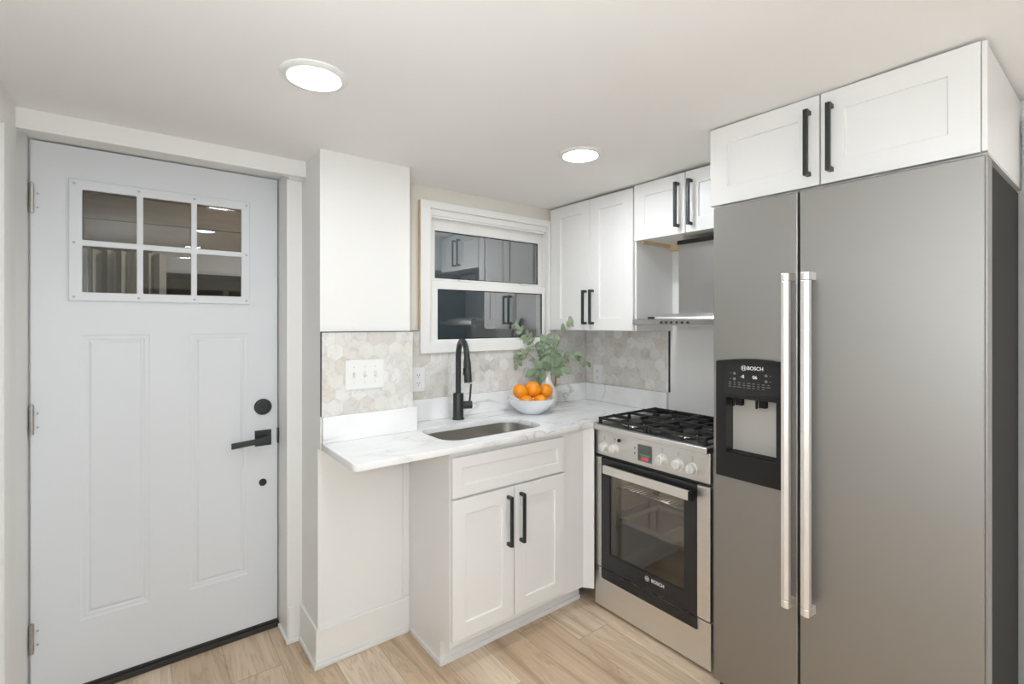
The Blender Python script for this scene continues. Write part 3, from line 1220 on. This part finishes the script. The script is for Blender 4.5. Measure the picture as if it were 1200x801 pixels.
XG = 1.72
ug = thing('upper_cabinet', 'wide white two-door cabinet above the refrigerator', 'cabinet', (2.0, .615, 1.83), 'white wall cabinets')
bm = new()
box(bm, XG, 2.2965, .242, .990, 1.836, 2.112)
box(bm, XG - .019, XG, .2395, .2505, 1.834, 2.114)
obj('body', bm, M_CAB, ug, bevel=.001)
bm = new()
box(bm, XG + .01, 2.2965, .2435, .9905, 1.832, 1.8358)
obj('bottom_panel', bm, M_CAB, ug)
MG = faceX(XG)
d = shaker('door', MG, .622, .989, 1.833, 2.116, ug, s=.064)
pull(faceX(XG - .02), .651, 1.865, 2.072, d)
d = shaker('door', MG, .252, .618, 1.833, 2.116, ug, s=.064)
pull(faceX(XG - .02), .588, 1.865, 2.072, d)

# ------------------------------------------------------------------ range hood
rh = thing('range_hood', 'stainless steel chimney range hood above the gas range', 'range hood', (2.1, 1.26, 1.388))
bm = new()
lp = [(2.296, 1.0), (2.296, 1.525), (1.935, 1.525), (1.912, 1.519), (1.90, 1.50)]
lp += [(1.892, 1.40), (1.888, 1.2625), (1.892, 1.12), (1.90, 1.025), (1.912, 1.006), (1.935, 1.0)]
prism(bm, lp, 1.389, 1.417)
obj('canopy', bm, M_HOOD, rh, bevel=.003)
bm = new()
a = [bm.verts.new((x, y, 1.4172)) for x, y in ((1.96, 1.47), (1.96, 1.05), (2.29, 1.05), (2.29, 1.47))]
b = [bm.verts.new((x, y, 1.443)) for x, y in ((2.04, 1.40), (2.04, 1.12), (2.29, 1.12), (2.29, 1.40))]
c3 = [bm.verts.new((x, y, 1.428)) for x, y in ((1.965, 1.465), (1.965, 1.055), (2.29, 1.055), (2.29, 1.465))]
for r0, r1 in ((a, c3), (c3, b)):
    for i in range(4):
        bm.faces.new([r0[i], r0[(i + 1) % 4], r1[(i + 1) % 4], r1[i]])
bm.faces.new(b)
bm.faces.new(a[::-1])
obj('canopy_top', bm, M_STEELH, rh, bevel=.002)
bm = new()
box(bm, 2.065, 2.292, 1.155, 1.365, 1.4432, 1.783)
obj('chimney', bm, M_HOOD, rh, bevel=.002)
bm = new()
box(bm, 2.058, 2.0645, 1.155, 1.368, 1.774, 1.7935)
obj('chimney_gap_shade', bm, M_BLKPLASTIC, rh)  # black strip standing in for the shadow gap above the chimney
for k in range(6):
    b = new()
    yk = 1.338 - k * .027
    lathe(b, [(.0055, 0), (.0055, .006), (.004, .007), (0, .007)], (1.8905, yk, 1.401), 14, 'x')
    obj('button', b, M_BLKPLASTIC, rh, smooth=True)
bm = new()
box(bm, 1.952, 1.9595, 1.425, 1.460, 1.4185, 1.428)
obj('switch_box', bm, M_BLKPLASTIC, rh, bevel=.001)
bm = new()
plate(bm, lambda u, v, d_: (v, u, 1.3885 - d_), 1.04, 1.485, 1.96, 2.26, .004, [(1.06, 1.25, 1.98, 2.24, [(0, 0), (.003, .002)], False), (1.275, 1.465, 1.98, 2.24, [(0, 0), (.003, .002)], False)])
obj('filter_panel', bm, M_STEELH, rh)

# ------------------------------------------------------------------ gas range
RY0, RY1, RX = 1.046, 1.662, 1.80
rg = thing('gas_range', 'stainless steel gas range with black oven glass beside the refrigerator', 'range', (2.05, 1.354, 0))
bm = new()
# carcass: two sides, back, shelf under and over the oven
box(bm, RX + .02, 2.285, RY0, RY0 + .02, .03, .875)
box(bm, RX + .02, 2.285, RY1 - .02, RY1, .03, .875)
box(bm, 2.27, 2.285, RY0 + .02, RY1 - .02, .03, .875)
box(bm, RX + .02, 2.27, RY0 + .02, RY1 - .02, .19, .21)
box(bm, RX + .02, 2.27, RY0 + .02, RY1 - .02, .745, .765)
obj('body', bm, M_STEELH, rg)
bm = new()
for (x, y) in ((1.86, RY0 + .05), (1.86, RY1 - .05), (2.24, RY0 + .05), (2.24, RY1 - .05)):
    b = new()
    lathe(b, [(0, 0), (.02, 0), (.02, .01), (.012, .012), (.012, .03), (0, .03)], (x, y, 0), 16)
    obj('foot', b, M_BLKPLASTIC, rg, smooth=True)
# control panel, slightly curved face
bm = new()
mbox(bm, faceX(RX + .02), RY0, RY1, .757, .880, 0, .022)
cp = obj('control_panel', bm, M_STEELH, rg, bevel=.003)
MRX = faceX(RX - .002)
for i, (yk, zk) in enumerate(((1.594, .800), (1.532, .803), (1.268, .808), (1.189, .808), (1.124, .804))):
    b = new()
    lathe(b, [(0, 0), (.0245, 0), (.0245, .004), (.0205, .006), (.0190, .024), (.0165, .0265), (0, .0265)], MRX(yk, zk, .0003), 28, 'x')
    k_ = obj('knob', b, M_KNOB, rg, smooth=True)
    b = new()
    mbox(b, MRX, yk - .0035, yk + .0035, zk - .017, zk + .017, .0265, .0315)
    obj('knob_grip', b, M_KNOB, k_, bevel=.0015)
    b = new()
    zs = zk + .046
    annulus(b, MRX, yk, zs, .0032, .0042, .0002, .0006, 16)
    mbox(b, MRX, yk - .0015, yk + .0015, zs - .013, zs - .007, .0002, .0006)
    obj('marking', b, M_PRINTGREY, cp)
b = new()
lathe(b, [(0, 0), (.0085, 0), (.0085, .006), (.007, .008), (0, .008)], MRX(1.505, .846, .0003), 20, 'x')
obj('ignition_button', b, M_BLKPLASTIC, rg, smooth=True)
b = new()
annulus(b, MRX, 1.530, .846, .003, .004, .0002, .0006, 14)
for zz in (.83, .806):
    mbox(b, MRX, 1.412, 1.418, zz - .005, zz + .005, .0002, .0006)
obj('marking', b, M_PRINTGREY, cp)
b = new()
mbox(b, MRX, 1.323, 1.397, .778, .852, .0002, .003)
ds = obj('display', b, M_DISPLAY, rg, bevel=.001)
b = text_bm('0:00', .022, lambda tx, ty, dd: (RX - .0054 - dd, 1.358 - tx, .791 + ty), .0002)
obj('digits', b, M_RED, ds)
b = new()
mbox(b, MRX, 1.330, 1.385, .8035, .8105, .003, .0035)
obj('status_bar', b, M_GREEN, ds)
# shadow gap
b = new()
mbox(b, faceX(RX + .02), RY0 + .004, RY1 - .004, .7455, .7568, 0, .012)
obj('vent_gap', b, M_BLKPLASTIC, rg)
# oven door: frame with window, steel cheeks
MO = faceX(RX + .02)
b = new()
plate(b, MO, 1.104, 1.617, .2105, .744, .022, [(1.165, 1.565, .285, .672, [], True)])
od = obj('oven_door', b, M_ENAMEL, rg, bevel=.002)
b = new()
mbox(b, faceX(RX + .012), 1.155, 1.575, .275, .682, 0, .008)
obj('oven_glass', b, M_OVENGLASS, od)
for (a, c) in ((1.0465, 1.1035), (1.6175, 1.6615)):
    b = new()
    mbox(b, MO, a, c, .2105, .744, 0, .022)
    obj('door_cheek', b, M_STEELH, od, bevel=.002)
b = new()
mbox(b, MO, 1.118, 1.572, .684, .722, .050, .066)
oh = obj('handle', b, M_SATIN, od, bevel=.003)
for (a, c) in ((1.110, 1.132), (1.552, 1.572)):
    b = new()
    mbox(b, MO, a, c, .688, .718, .0222, .050)
    obj('handle_post', b, M_CHAR, oh, bevel=.002)
b = new()
mbox(b, MO, 1.102, 1.1175, .684, .722, .046, .066)
obj('handle_cap', b, M_CHAR, oh, bevel=.002)


def maker_mark(parent, M, X, yc, zc, s, gap):
    """round armature emblem and lettering"""
    e = new()
    ue = yc + gap
    annulus(e, M, ue, zc, .0090 * s, .0108 * s, .0003, .0009, 32)
    for k in (-1, 1):
        mbox(e, M, ue + k * .0045 * s - .0011 * s, ue + k * .0045 * s + .0011 * s, zc - .006 * s, zc + .006 * s, .0003, .0009)
    mbox(e, M, ue - .0045 * s, ue + .0045 * s, zc - .001 * s, zc + .001 * s, .0003, .0009)
    obj('emblem', e, M_PRINT, parent)
    t = text_bm('BOSCH', .0205 * s, lambda tx, ty, dd: (X - .0005 - dd, yc - tx, zc + ty), .00022 * s)
    obj('lettering', t, M_PRINT, parent)


maker_mark(od, faceX(RX - .002), RX - .002, 1.292, .262, 1.0, .056)
# lower drawer with a black glass band along its top
b = new()
mbox(b, MO, RY0, RY1, .014, .203, 0, .018)
dr = obj('drawer', b, M_STEELH, rg, bevel=.003)
b = new()
mprism(b, faceX(RX + .002), [(1.104, .2028), (1.617, .2028), (1.617, .162), (1.61, .156), (1.104, .156)], .0003, .005)
obj('glass_band', b, M_ENAMEL, dr, bevel=.001)
b = new()
mbox(b, MO, RY0 + .003, RY1 - .003, .2032, .2103, 0, .010)
obj('shadow_gap', b, M_BLKPLASTIC, rg)
# oven cavity and rack
b = new()
cav = [(RX + .03, 1.145, 1.585, .225, .715), (2.20, 1.165, 1.565, .24, .70)]
q0 = [b.verts.new((cav[0][0], y, z)) for y, z in ((1.145, .225), (1.585, .225), (1.585, .715), (1.145, .715))]
q1 = [b.verts.new((cav[1][0], y, z)) for y, z in ((1.165, .24), (1.565, .24), (1.565, .70), (1.165, .70))]
for i in range(4):
    b.faces.new([q0[i], q0[(i + 1) % 4], q1[(i + 1) % 4], q1[i]])
b.faces.new(q1)
cvt = obj('oven_cavity', b, M_OVENIN, rg)
sm = cvt.modifiers.new('thickness', 'SOLIDIFY')
sm.thickness = .004
sm.offset = 0
ol = bpy.data.lights.new('oven_fill', 'POINT')  # unseen light added to brighten the oven interior
ol.energy = 1.3
ol.shadow_soft_size = .02
ol.color = (1, .96, .9)
olo = bpy.data.objects.new('oven_fill', ol)
COL.objects.link(olo)
olo.location = (1.96, 1.37, .685)
b = new()
for k in range(20):
    y = 1.175 + .38 * k / 19
    tube(b, [(1.86, y, .600), (2.17, y, .600)], .0026, 6)
for x in (1.86, 2.0, 2.17):
    tube(b, [(x, 1.160, .598), (x, 1.570, .598)], .0034, 6)
obj('oven_rack', b, M_RACK, rg, smooth=True)
b = new()
plate(b, faceZ(.43), 1.86, 2.17, 1.175, 1.555, .02, [(1.868, 2.162, 1.183, 1.547, [(0, 0), (.01, .014)], False)])
obj('baking_tray', b, M_RACK, rg)
for yy in (1.158, 1.572):
    b = new()
    for z in (.40, .47, .54, .590, .64):
        tube(b, [(1.85, yy, z), (2.18, yy, z)], .0025, 6)
    tube(b, [(1.86, yy, .38), (1.86, yy, .64)], .0025, 6)
    obj('rack_guide', b, M_RACK, rg, smooth=True)

# cooktop
b = new()
box(b, 1.772, 2.290, RY0, RY1, .8805, .906)
ct = obj('cooktop', b, M_STEELH, rg, bevel=.005, seg=3)
b = new()
box(b, 1.795, 2.275, RY0 + .018, RY1 - .018, .9062, .9095)
obj('hob_plate', b, M_ENAMEL, ct, bevel=.001)
b = new()
box(b, 2.262, 2.290, RY0 + .005, RY1 - .005, .9097, .922)
obj('rear_lip', b, M_ENAMEL, ct, bevel=.003)
for (x, y, r) in ((1.905, 1.500, .050), (2.145, 1.490, .040), (1.905, 1.210, .040), (2.145, 1.210, .045)):
    b = new()
    lathe(b, [(0, .9097), (r + .012, .9097), (r + .010, .913), (r, .913), (r - .004, .9195), (0, .9195)], (x, y, 0), 30)
    bu = obj('burner', b, M_CHROME, rg, smooth=True)
    b = new()
    lathe(b, [(0, .9197), (r + .004, .9197), (r + .005, .9235), (r, .9265), (r - .012, .9275), (0, .9275)], (x, y, 0), 30)
    obj('burner_cap', b, M_IRON, bu, smooth=True)
for (y0, y1) in ((1.075, 1.345), (1.365, 1.635)):
    b = new()
    zt, zb = .9250, .9365
    x0, x1 = 1.812, 2.252
    t_ = .0055
    ym = (y0 + y1) / 2
    xm = (x0 + x1) / 2
    for y in (y0, y1):
        box(b, x0, x1, y - t_, y + t_, zt, zb)
    for x in (x0, x1):
        box(b, x - t_, x + t_, y0, y1, zt, zb)
    box(b, xm - t_ * .7, xm + t_ * .7, y0, y1, zt, zb)
    for xc in (1.905, 2.145):
        for s in (-1, 1):
            a_, c_2 = sorted((ym + s * .045, ym + s * (y1 - y0) / 2))
            box(b, xc - t_ * .8, xc + t_ * .8, a_, c_2, zt, zb + .004)
        for (a_, c_2) in ((xc - .10, xc - .045), (xc + .045, xc + .10)):
            box(b, a_, c_2, ym - t_ * .8, ym + t_ * .8, zt, zb + .004)
    for (x, y) in ((x0, y0), (x0, y1), (x1, y0), (x1, y1), (xm, y0), (xm, y1)):
        box(b, x - .007, x + .007, y - .007, y + .007, .9097, zt + .012)
    obj('pan_grate', b, M_IRON, rg, bevel=.002)

# ------------------------------------------------------------------ refrigerator
FXF, FY0, FY1, FT = 1.665, .2378, .957, 1.816
fg = thing('refrigerator', 'stainless steel side-by-side refrigerator with black sides and ice dispenser', 'refrigerator', (1.93, .597, 0))
b = new()
box(b, FXF + .062, 2.20, FY0 + .002, FY1 - .002, .02, 1.808)
obj('cabinet', b, M_CHAR, fg, bevel=.003)
b = new()
for (x, y) in ((1.76, .28), (1.76, .91), (2.16, .28), (2.16, .91)):
    b = new()
    lathe(b, [(0, 0), (.02, 0), (.02, .012), (.014, .02), (0, .02)], (x, y, 0), 14)
    obj('foot', b, M_BLKPLASTIC, fg, smooth=True)
b = new()
box(b, FXF + .03, FXF + .0615, FY0 + .01, FY1 - .01, .02, .10)
obj('kick_grille', b, M_BLKPLASTIC, fg)
MFZ = faceX(FXF + .058)
YS = .668
b = new()
plate(b, MFZ, YS + .003, FY1, .105, FT, .058, [(.712, .939, .862, 1.262, [(0, .03), (0, .05)], False)])
fd = obj('freezer_door', b, M_STEEL, fg, bevel=.004)
b = new()
mbox(b, MFZ, FY0, YS - .003, .105, FT, 0, .058)
rd = obj('fridge_door', b, M_STEEL, fg, bevel=.004)
b = new()
box(b, FXF + .0585, FXF + .0615, FY0 + .01, FY1 - .01, .11, 1.80)
obj('door_gasket', b, M_BLKPLASTIC, fg)
b = new()
mbox(b, MFZ, YS - .0028, YS + .0028, .11, FT - .004, .004, .040)
obj('centre_gasket', b, M_BLKPLASTIC, fg)
b = new()
box(b, FXF - .001, FXF + .057, FY0 - .0035, FY0 - .0003, .11, FT - .003)
obj('edge_strip', b, M_STEEL, rd)


def fridge_handle(y0, y1, parent):
    b_ = new()
    M_ = faceX(FXF)
    mprism(b_, lambda u, v, d_: (FXF - v, u, d_), [(y0, .034), (y1, .034), (y1 - .002, .048), ((y0 + y1) / 2, .052), (y0 + .002, .048)], .525, 1.530)
    h_ = obj('handle', b_, M_SATIN, parent, bevel=.002)
    for (v0, v1) in ((.500, .5245), (1.5305, 1.555)):
        b_ = new()
        mprism(b_, lambda u, v, d_: (FXF - v, u, d_), [(y0, .0), (y1, .0), (y1 - .002, .048), ((y0 + y1) / 2, .052), (y0 + .002, .048)], v0, v1)
        obj('handle_end', b_, M_SATIN, h_, bevel=.002)
    b_ = new()
    ym_ = (y0 + y1) / 2
    box(b_, FXF - .0335, FXF - .020, ym_ - .006, ym_ + .006, .525, 1.530)
    obj('handle_shade', b_, M_CHAR, h_)  # dark strip behind the bar, standing in for its shaded side


fridge_handle(.676, .7035, fd)
fridge_handle(.617, .6465, rd)

# ice and water dispenser
MI = faceX(FXF)
b = new()
U0, U1 = .706, .943
arch = [(U0, .853), (U1, .853), (U1, 1.262)]
for k in range(1, 13):
    t = k / 13
    arch.append((U1 + (U0 - U1) * t, 1.262 + .030 * math.sin(PI * (.25 + .75 * t) * .72) - .030 * math.sin(PI * .25 * .72)))
arch.append((U0, 1.274))
# panel face built from four pieces around the recess
HX0, HX1, HZ0, HZ1 = .734, .906, .938, 1.136
up = [(HX0, HZ1), (HX1, HZ1)]
mprism(b, MI, [(U0, HZ1), (U1, HZ1)] + arch[2:], .0002, .006)
mprism(b, MI, [(U0, .853), (U1, .853), (U1, HZ0), (U0, HZ0)], .0002, .006)
mprism(b, MI, [(HX1, HZ0), (U1, HZ0), (U1, HZ1), (HX1, HZ1)], .0002, .006)
mprism(b, MI, [(U0, HZ0), (HX0, HZ0), (HX0, HZ1), (U0, HZ1)], .0002, .006)
dp = obj('dispenser', b, M_BLKPLASTIC, fd)
b = new()
# recess liner
for (a0, a1, z0, z1) in ((HX0 - .01, HX0, HZ0, HZ1), (HX1, HX1 + .01, HZ0, HZ1), (HX0 - .01, HX1 + .01, HZ1, HZ1 + .01), (HX0 - .01, HX1 + .01, HZ0 - .01, HZ0)):
    mbox(b, MI, a0, a1, z0, z1, -.048, .0)
obj('recess_liner', b, M_BLKPLASTIC, dp)
b = new()
mbox(b, MI, HX0, HX1, HZ0, HZ1, -.049, -.044)
obj('recess_back', b, M_CAVITY, dp)
b = new()
mbox(b, MI, HX0 + .002, HX1 - .002, HZ0, HZ0 + .006, -.043, .004)
obj('drip_tray', b, M_CHAR, dp)
for yc in (.872, .79):
    b = new()
    mbox(b, MI, yc - .012, yc + .012, HZ1 - .028, HZ1 - .001, -.035, -.015)
    mbox(b, MI, yc + .020, yc + .026, HZ1 - .034, HZ1 - .001, -.030, -.022)
    obj('paddle', b, M_CHAR, dp, bevel=.002)
b = new()
mbox(b, MI, .722, .912, 1.150, 1.258, .0062, .0068)
obj('touch_panel', b, M_ENAMEL, dp)
MP = faceX(FXF - .0068)
maker_mark(dp, MP, FXF - .0068, .802, 1.243, .82, .039)
for (yy, zz) in ((.874, 1.222), (.874, 1.203), (.766, 1.222), (.766, 1.203)):
    b = new()
    annulus(b, MP, yy, zz, .0015, .0048, .0002, .0006, 18)
    obj('touch_key', b, M_PRINTGREY, dp)
b = new()
for i in range(26):
    yy = .890 - (i % 9) * .0165
    zz = (1.191, 1.1835, 1.176)[i // 9]
    ww = .003 + .004 * random.random()
    mbox(b, MP, yy - ww, yy + ww, zz - .0011, zz + .0011, .0002, .0006)
for (yy, zz) in ((.887, 1.222), (.887, 1.203), (.752, 1.222), (.752, 1.203)):
    mbox(b, MP, yy - .0025, yy + .0025, zz - .001, zz + .001, .0002, .0006)
mk_ = obj('marking', b, M_PRINTGREY, dp); mk_['kind'] = 'stuff'
for (tx_, yy) in (('-8', .846), ('06', .803)):
    t = text_bm(tx_, .016, lambda tx, ty, dd, yy=yy: (FXF - .0073 - dd, yy - tx, 1.213 + ty), .0001)
    obj('digits', t, M_PRINT, dp)

# ------------------------------------------------------------------ bowl, oranges, vase, stems
BX, BY, BZ = 1.690, 2.018, .9145
b = new()
lathe(b, [(0, .004), (.045, .004), (.052, 0), (.058, 0), (.062, .004), (.095, .026), (.120, .055), (.132, .082), (.1325, .0845), (.129, .084), (.116, .058), (.092, .031), (.060, .011), (0, .009)], (BX, BY, BZ), 56)
tag(obj('bowl', b, M_CERAM, smooth=True, at=(BX, BY, BZ), angle=50), 'white ceramic bowl of oranges on the quartz worktop', 'bowl')
RO = .0405


def orange_bm(c, r, sx):
    b_ = new()
    prof = []
    for k in range(17):
        a = PI * k / 16
        rr = r * math.sin(a)
        zz = -r * .94 * math.cos(a)
        if k > 12:
            zz -= .004 * (1 - rr / (r * .7)) if rr < r * .7 else 0
        prof.append((max(rr, 0), zz))
    lathe(b_, prof, (0, 0, 0), 28)
    R = Matrix.Rotation(sx, 3, 'X') @ Matrix.Rotation(sx * 1.7, 3, 'Y')
    for v in b_.verts:
        v.co = R @ v.co + Vector(c)
    return b_, R


ors = [(BX - .078, BY + .002, BZ + .122, 'left of the three oranges on top of the pile'),
       (BX + .004, BY - .004, BZ + .1255, 'biggest orange at the top middle of the pile'),
       (BX + .083, BY - .020, BZ + .112, 'right of the three oranges on top of the pile, beside the vase'),
       (BX - .066, BY - .036, BZ + .066, 'low orange peeking over the bowl rim below the left orange'),
       (BX + .010, BY - .062, BZ + .064, 'low orange peeking over the bowl rim below the middle orange')]
for i, (x, y, z, lab) in enumerate(ors):
    r = RO * (1.10 if i == 1 else 1.0)
    bb, R = orange_bm((x, y, z), r, .5 + i * .9)
    o = tag(obj('orange', bb, M_ORANGE, smooth=True, at=(x, y, z)), lab, 'orange', 'oranges in the white bowl')
    bb = new()
    lathe(bb, [(0, r * .94 - .003), (.0035, r * .94 - .003), (.003, r * .94 - .001), (0, r * .94 - .0008)], (0, 0, 0), 8)
    for v in bb.verts:
        v.co = R @ v.co + Vector((x, y, z))
    obj('stem_button', bb, M_STEM, o)

VX, VY = 1.878, 2.102
va = thing('vase', 'white bottle vase with a gold handle behind the fruit bowl', 'vase', (VX, VY, .9145))
b = new()
lathe(b, [(0, 0), (.040, 0), (.044, .003), (.054, .03), (.058, .06), (.052, .095), (.036, .13), (.023, .160), (.021, .185), (.026, .206), (.0275, .210), (.024, .208), (.018, .185), (.020, .160), (.032, .13), (.048, .095), (.05, .05), (0, .01)], (VX, VY, .9145), 44)
obj('body', b, M_VASE, va, smooth=True, angle=60)
b = new()
hv = Vector((.79, -.61, 0))
pts = [Vector((VX, VY, 1.105)) + hv * .020, Vector((VX, VY, 1.108)) + hv * .036, Vector((VX, VY, 1.095)) + hv * .048, Vector((VX, VY, 1.065)) + hv * .050, Vector((VX, VY, 1.035)) + hv * .044]
tube(b, pts, .0055, 12)
obj('handle', b, M_GOLD, va, smooth=True)

cr, sr = math.cos(math.radians(37.63)), math.sin(math.radians(37.63))
RGT = Vector((cr, -sr, 0))          # sideways as seen from the room's middle
FWD = Vector((sr, cr, 0))


def leaf(bm, base, d, nrm, L, W):
    d = d.normalized()
    s = d.cross(nrm).normalized()
    nrm = s.cross(d).normalized()
    prof = [(0, .06), (.12, .55), (.3, .92), (.5, 1.0), (.7, .85), (.88, .45), (1, .04)]
    top, bot = [], []
    for (t, k) in prof:
        c = base + d * (L * t) - nrm * (L * .18 * t * t)
        hw = W * k / 2
        row = [c - s * hw + nrm * (hw * .35), c, c + s * hw + nrm * (hw * .35)]
        top.append([bm.verts.new(p + nrm * .0004) for p in row])
        bot.append([bm.verts.new(p - nrm * .0004) for p in row])
    for i in range(len(prof) - 1):
        for k in range(2):
            bm.faces.new([top[i][k], top[i][k + 1], top[i + 1][k + 1], top[i + 1][k]])
            bm.faces.new([bot[i][k], bot[i + 1][k], bot[i + 1][k + 1], bot[i][k + 1]])
        bm.faces.new([top[i][0], top[i + 1][0], bot[i + 1][0], bot[i][0]])
        bm.faces.new([top[i][2], bot[i][2], bot[i + 1][2], top[i + 1][2]])


# each stem: (sideways, towards the room, up) way-points from the vase mouth
stems = [
    ('leafy stem reaching up and left in front of the window', [(-.01, 0, 0), (-.045, .02, .09), (-.090, .03, .17), (-.135, .02, .215), (-.185, .02, .255)], 8, .9),
    ('leafy stem bending far left and drooping towards the faucet', [(-.01, .01, 0), (-.07, .03, .07), (-.13, .04, .115), (-.175, .05, .105), (-.20, .05, .045)], 9, .8),
    ('leafy stem standing upright in the middle of the vase', [(0, .01, 0), (-.018, .02, .08), (-.022, .03, .15), (-.004, .03, .20)], 7, 1.0),
    ('leafy stem rising right in front of the wall cabinet', [(.01, 0, 0), (.035, .02, .10), (.060, .035, .19), (.095, .04, .255), (.135, .04, .30)], 9, 1.0),
    ('leafy stem arching right towards the side wall outlet', [(.01, .01, 0), (.055, .03, .065), (.115, .05, .105), (.165, .06, .10), (.20, .06, .065)], 9, .9),
    ('short stem of large leaves spilling over the vase mouth on the left', [(-.005, .015, 0), (-.03, .035, .03), (-.07, .05, .02)], 6, 1.5),
    ('short stem of large leaves spilling over the vase mouth on the right', [(.005, .015, 0), (.03, .035, .035), (.065, .045, .035)], 6, 1.5),
]
rnd = random.Random(11)
mouth = Vector((VX, VY, 1.110))
for (lab, wp, nl, sc) in stems:
    root = thing('leafy_stem', lab, 'plant', tuple(mouth), 'leafy stems in the white vase')
    P = [mouth + RGT * (a * .90 if a < 0 else a * 1.12) - FWD * f + Vector((0, 0, z)) for a, f, z in wp]
    # smooth path
    path = []
    for i in range(len(P) - 1):
        p0, p1, p2, p3 = P[max(i - 1, 0)], P[i], P[i + 1], P[min(i + 2, len(P) - 1)]
        for k in range(6):
            t = k / 6
            path.append(.5 * ((2 * p1) + (p2 - p0) * t + (2 * p0 - 5 * p1 + 4 * p2 - p3) * t * t + (3 * p1 - p0 - 3 * p2 + p3) * t ** 3))
    path.append(P[-1])
    b = new()
    n_ = len(path)
    tube(b, [mouth + Vector((0, 0, -.12))] + path, [.0022] + [.0022 - .0012 * i / n_ for i in range(n_)], 7)
    obj('stalk', b, M_STEM, root, smooth=True)
    b = new()
    for k in range(nl):
        t = .22 + .78 * k / (nl - 1) if sc < 1.3 else .1 + .9 * k / (nl - 1)
        i = min(int(t * (n_ - 1)), n_ - 2)
        pos = path[i]
        tg_ = (path[i + 1] - path[i]).normalized()
        for sd in ((-1, 1) if k < nl - 1 else (0,)):
            if sd and rnd.random() < .18:
                continue
            side = tg_.cross(FWD).normalized()
            dv = tg_ * (.55 if sd else 1) + side * sd * rnd.uniform(.6, 1.0) + Vector((rnd.uniform(-.35, .35), rnd.uniform(-.35, .35), rnd.uniform(-.25, .3)))
            nr = (-FWD + Vector((rnd.uniform(-.6, .6), rnd.uniform(-.6, .6), rnd.uniform(.1, .9)))).normalized()
            Lf = sc * rnd.uniform(.040, .056)
            leaf(b, pos, dv, nr, Lf, Lf * rnd.uniform(.50, .66))
    obj('leaves', b, M_LEAF, root, smooth=True, angle=80)

# ------------------------------------------------------------------ added globe fill lamp, unseen behind the camera
GX, GY = -.15, .04
gl = thing('fill_lamp', 'added white globe fill lamp outside the frame, behind the camera by the left wall', 'lamp', (GX, GY, 0))  # added to brighten ceiling and walls
b = new()
lathe(b, [(0, 0), (.13, 0), (.13, .012), (.03, .022), (.012, .03), (0, .03)], (GX, GY, 0), 36)
obj('base', b, M_BLACK, gl, smooth=True)
b = new()
tube(b, [(GX, GY, .03), (GX, GY, 1.30)], .010, 14)
obj('pole', b, M_BLACK, gl, smooth=True)
b = new()
lathe(b, [(0, 1.30), (.03, 1.30), (.035, 1.325), (0, 1.325)], (GX, GY, 0), 24)
obj('lamp_holder', b, M_BLACK, gl, smooth=True)
b = new()
lathe(b, [(.11 * math.sin(PI * k / 12) if 0 < k < 12 else 0, -.11 * math.cos(PI * k / 12)) for k in range(13)], (GX, GY, 1.432), 20)
obj('lamp_shade', b, mat('fill_globe', (255, 255, 255), 0.5, emit=(238, 247, 255), strength=GLOBE), gl, smooth=True)

# ------------------------------------------------------------------ recessed ceiling lamps
M_LED2 = mat('lamp_diffuser_bright', (255, 255, 255), 0.5, emit=(240, 248, 255), strength=LAMP * 2.2)


def lamp(x, y, lab, led=None):
    z = ceil_z(x, y) - .003
    root = thing('ceiling_light', lab, 'light', (x, y, z), 'recessed ceiling lights')
    b_ = new()
    lathe(b_, [(.0925, .003), (.0925, -.001), (.088, -.005), (.074, -.008), (.0715, -.006), (.0700, .001), (.0700, .003)], (x, y, z), 48)
    obj('trim_ring', b_, M_WHITEPL, root, smooth=True)
    b_ = new()
    lathe(b_, [(0, 0), (.0705, 0), (.0705, .002), (0, .002)], (x, y, z - .0005), 24)
    obj('diffuser', b_, led or M_LED, root)
    return root


lamp(.406, 1.462, 'round recessed ceiling light in front of the entrance door')
lamp(1.484, 1.452, 'round recessed ceiling light near the wall cabinets', M_LED2)
lamp(.42, .45, 'round recessed ceiling light outside the frame, just ahead of the camera')
lamp(.42, -.55, 'added recessed fill light outside the frame, just behind the camera on its left')  # unseen lamp added for fill
lamp(1.02, -.22, 'added recessed fill light outside the frame, just behind the camera on its right')  # extra lamp put in as fill
lamp(1.85, -.55, 'round recessed ceiling light outside the frame, right of the camera')
lamp(.42, -1.50, 'added recessed fill light outside the frame, left at the back of the room')  # added behind to even out the light
lamp(1.50, -1.70, 'added recessed fill light outside the frame, right at the back of the room')  # unseen, added to spread the light
